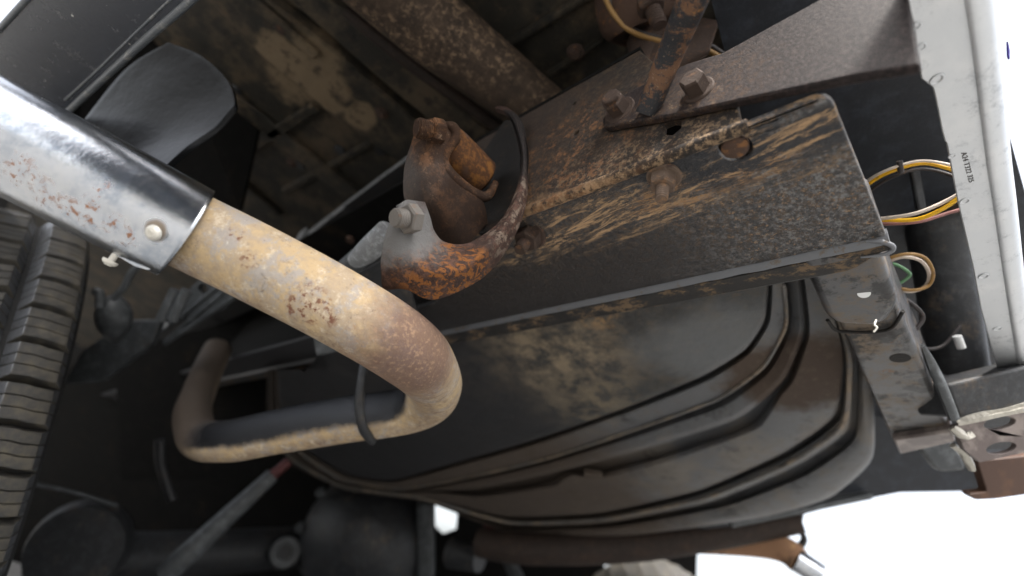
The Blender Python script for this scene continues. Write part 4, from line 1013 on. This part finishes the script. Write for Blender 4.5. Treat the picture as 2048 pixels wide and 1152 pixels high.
# ------------------------------------------------------------------ axle, differential, far side
diff = tube('differential', [D(735, 1075, 1.75), D(735, 1075, 1.60), D(733, 1078, 1.50), D(730, 1082, 1.42), D(728, 1085, 1.38)], [.20, .205, .18, .12, .06], M['greyd'], T, seg=48, n=5, label='blurred dark differential housing')
for k in range(10):
    a = 2 * math.pi * k / 10 + .2
    c = D(733, 1078, 1.50) + IX * math.cos(a) * .20 + IY * math.sin(a) * .20
    tube('cover_bolt', [c, c - IZ * .02], .014, M['grey'], diff, seg=10, n=1)
box('cover_rib', D(852, 1080, 1.5), IX * .025, IY * .12, IZ * .03, M['grey'], diff, .01)
box('cover_rib', D(640, 1100, 1.5), IX * .02, IY * .12, IZ * .03, M['grey'], diff, .01)
tube('axle_tube', [D(80, 1120, 1.1), D(350, 1110, 1.35), D(640, 1090, 1.65)], .06, M['greyd'], T, seg=28, label='dark axle tube left of the differential')
tube('axle_flange', [D(571, 1105, 1.50), D(571, 1105, 1.46)], [.045, .040], M['grey'], T, seg=24, n=1)
tube('axle_boss', [D(571, 1105, 1.46), D(571, 1105, 1.445)], [.022, .020], M['dark'], T, seg=24, n=1)
bp1 = tube('brake_backing_plate', [D(150, 1100, .98), D(165, 1090, 1.02), D(180, 1080, 1.05)], [.08, .09, .07], M['greyd'], T, seg=40, n=4, label='grey brake backing plate beside the tyre')
tube('shock_absorber', [D(330, 1150, 1.0), D(375, 1108, 1.02), D(545, 950, 1.12)], [.022, .022, .016], M['grey'], T, seg=24, n=4, label='grey shock absorber rising to the right')
tube('shock_rod', [D(545, 950, 1.12), D(578, 922, 1.14)], .011, M['red'], T, seg=16, n=1, label='red sleeve at the top of the shock absorber')
tube('drain_tube', [D(320, 880, 1.0), D(322, 930, 1.0), D(345, 1000, 1.0)], .009, M['dark'], T, seg=12)
tube('cable', [D(55, 965, .9), D(150, 985, .95), D(235, 1012, 1.0)], .004, M['grey'], T, seg=8)
tube('pinion_yoke', [D(905, 1105, 1.35), D(960, 1120, 1.3)], [.04, .03], M['greyd'], T, seg=20)
tube('far_shock', [D(985, 1050, 1.5), D(1040, 1170, 1.35)], [.016, .02], M['grey'], T, seg=18, n=1, label='grey shock absorber on the far side')
tube('far_shock_boot', [D(975, 1045, 1.45), D(988, 1080, 1.42)], .014, M['red'], T, seg=14, n=1, label='red boot on the far shock absorber')
# dark backing sheet added far behind to block daylight, with gaps left open
sd_ = 2.0
def bp_(x, y): return D(x, y, sd_)
slab('dark_backing_sheet', [bp_(-300, 820), bp_(300, 700), bp_(1000, 850), bp_(1330, 1000), bp_(1395, 1110), bp_(1380, 1500), bp_(-600, 1500)], IZ * .02, M['dark2'], T,
     holes=[[bp_(866, 1010), bp_(905, 1005), bp_(915, 1020), bp_(912, 1062), bp_(885, 1072), bp_(862, 1050)], circle(bp_(948, 1034), IZ, .012, 14), circle(bp_(905, 1125), IZ, .010, 14), circle(bp_(860, 1070), IZ, .010, 14),
            [bp_(1208, 1130), bp_(1218, 1126), bp_(1228, 1134), bp_(1240, 1170), bp_(1222, 1170)]], label='added black backing sheet with small gaps of daylight')
slab('engine_bulkhead', [D(-400, 200, 3.2), D(1400, 400, 3.2), D(1300, 900, 3.2), D(-700, 900, 3.2)], IZ * .03, M['dark2'], T)
slab('chassis_crossmember', [D(230, 700, 1.3), D(480, 640, 1.3), D(620, 660, 1.3), D(560, 960, 1.3), D(240, 960, 1.3)], IZ * .02, M['dark2'], T, label='muddy crossmember behind the tailpipe bend')
tube('parking_cable_bracket', [D(480, 720, 1.2), D(560, 740, 1.2)], .02, M['brownrust'], T, seg=12)
# far wheel
fwc = D(1300, 1300, 1.75)
V = []; F = []; NF = 64
fa = (D(1100, 1300, 1.75) - fwc).normalized(); fu = (D(1300, 1100, 1.75) - fwc).normalized(); fn = fa.cross(fu)
pr = [(-.11, .20), (-.11, .25), (-.095, .275), (.095, .275), (.11, .25), (.11, .20)]
for i in range(NF):
    a = 2 * math.pi * i / NF
    for (ac, r) in pr: V.append(fwc + (fa * math.cos(a) + fu * math.sin(a)) * (r + (.006 * (i % 2) if abs(ac) < .1 else 0)) + fn * ac)
for i in range(NF):
    for k in range(6): F.append((i * 6 + k, i * 6 + (k + 1) % 6, ((i + 1) % NF) * 6 + (k + 1) % 6, ((i + 1) % NF) * 6 + k))
far_t = mk('far_tyre', V, F, M['rubber'], T, auto=30, label='right rear tyre blurred at the bottom edge')
for sg in (-1, 1): slab('sidewall', [fwc + (fa * math.cos(a) + fu * math.sin(a)) * .262 + fn * .118 * sg for a in [2 * math.pi * k / 48 for k in range(48)]], fn * .004 * sg, M['groove'], far_t)
# other tailpipe
op = tube('far_tailpipe', [D(1380, 1085, 1.2), D(1500, 1088, 1.1), D(1565, 1098, 1.05), D(1598, 1122, 1.02)], [.024, .026, .027, .026], M['pipe'] if False else rusty('far_pipe_rust', (.30, .17, .10), (.42, .25, .12), .6, 30, .2), T, seg=24, label='orange rusted far tailpipe against the bright background')
tube('far_pipe_tip', [D(1590, 1118, 1.02), D(1640, 1150, 1.0)], [.024, .022], M['sleeve'], op, seg=24, n=1, label='chrome tip of the far tailpipe')
tube('hanger_strap', [D(1602, 1025, 1.05), D(1600, 1055, 1.05), D(1608, 1080, 1.05), D(1592, 1100, 1.05)], [.006, .005, .007, .008], M['dark'], T, seg=12, label='black rubber hanger strap of the far tailpipe')
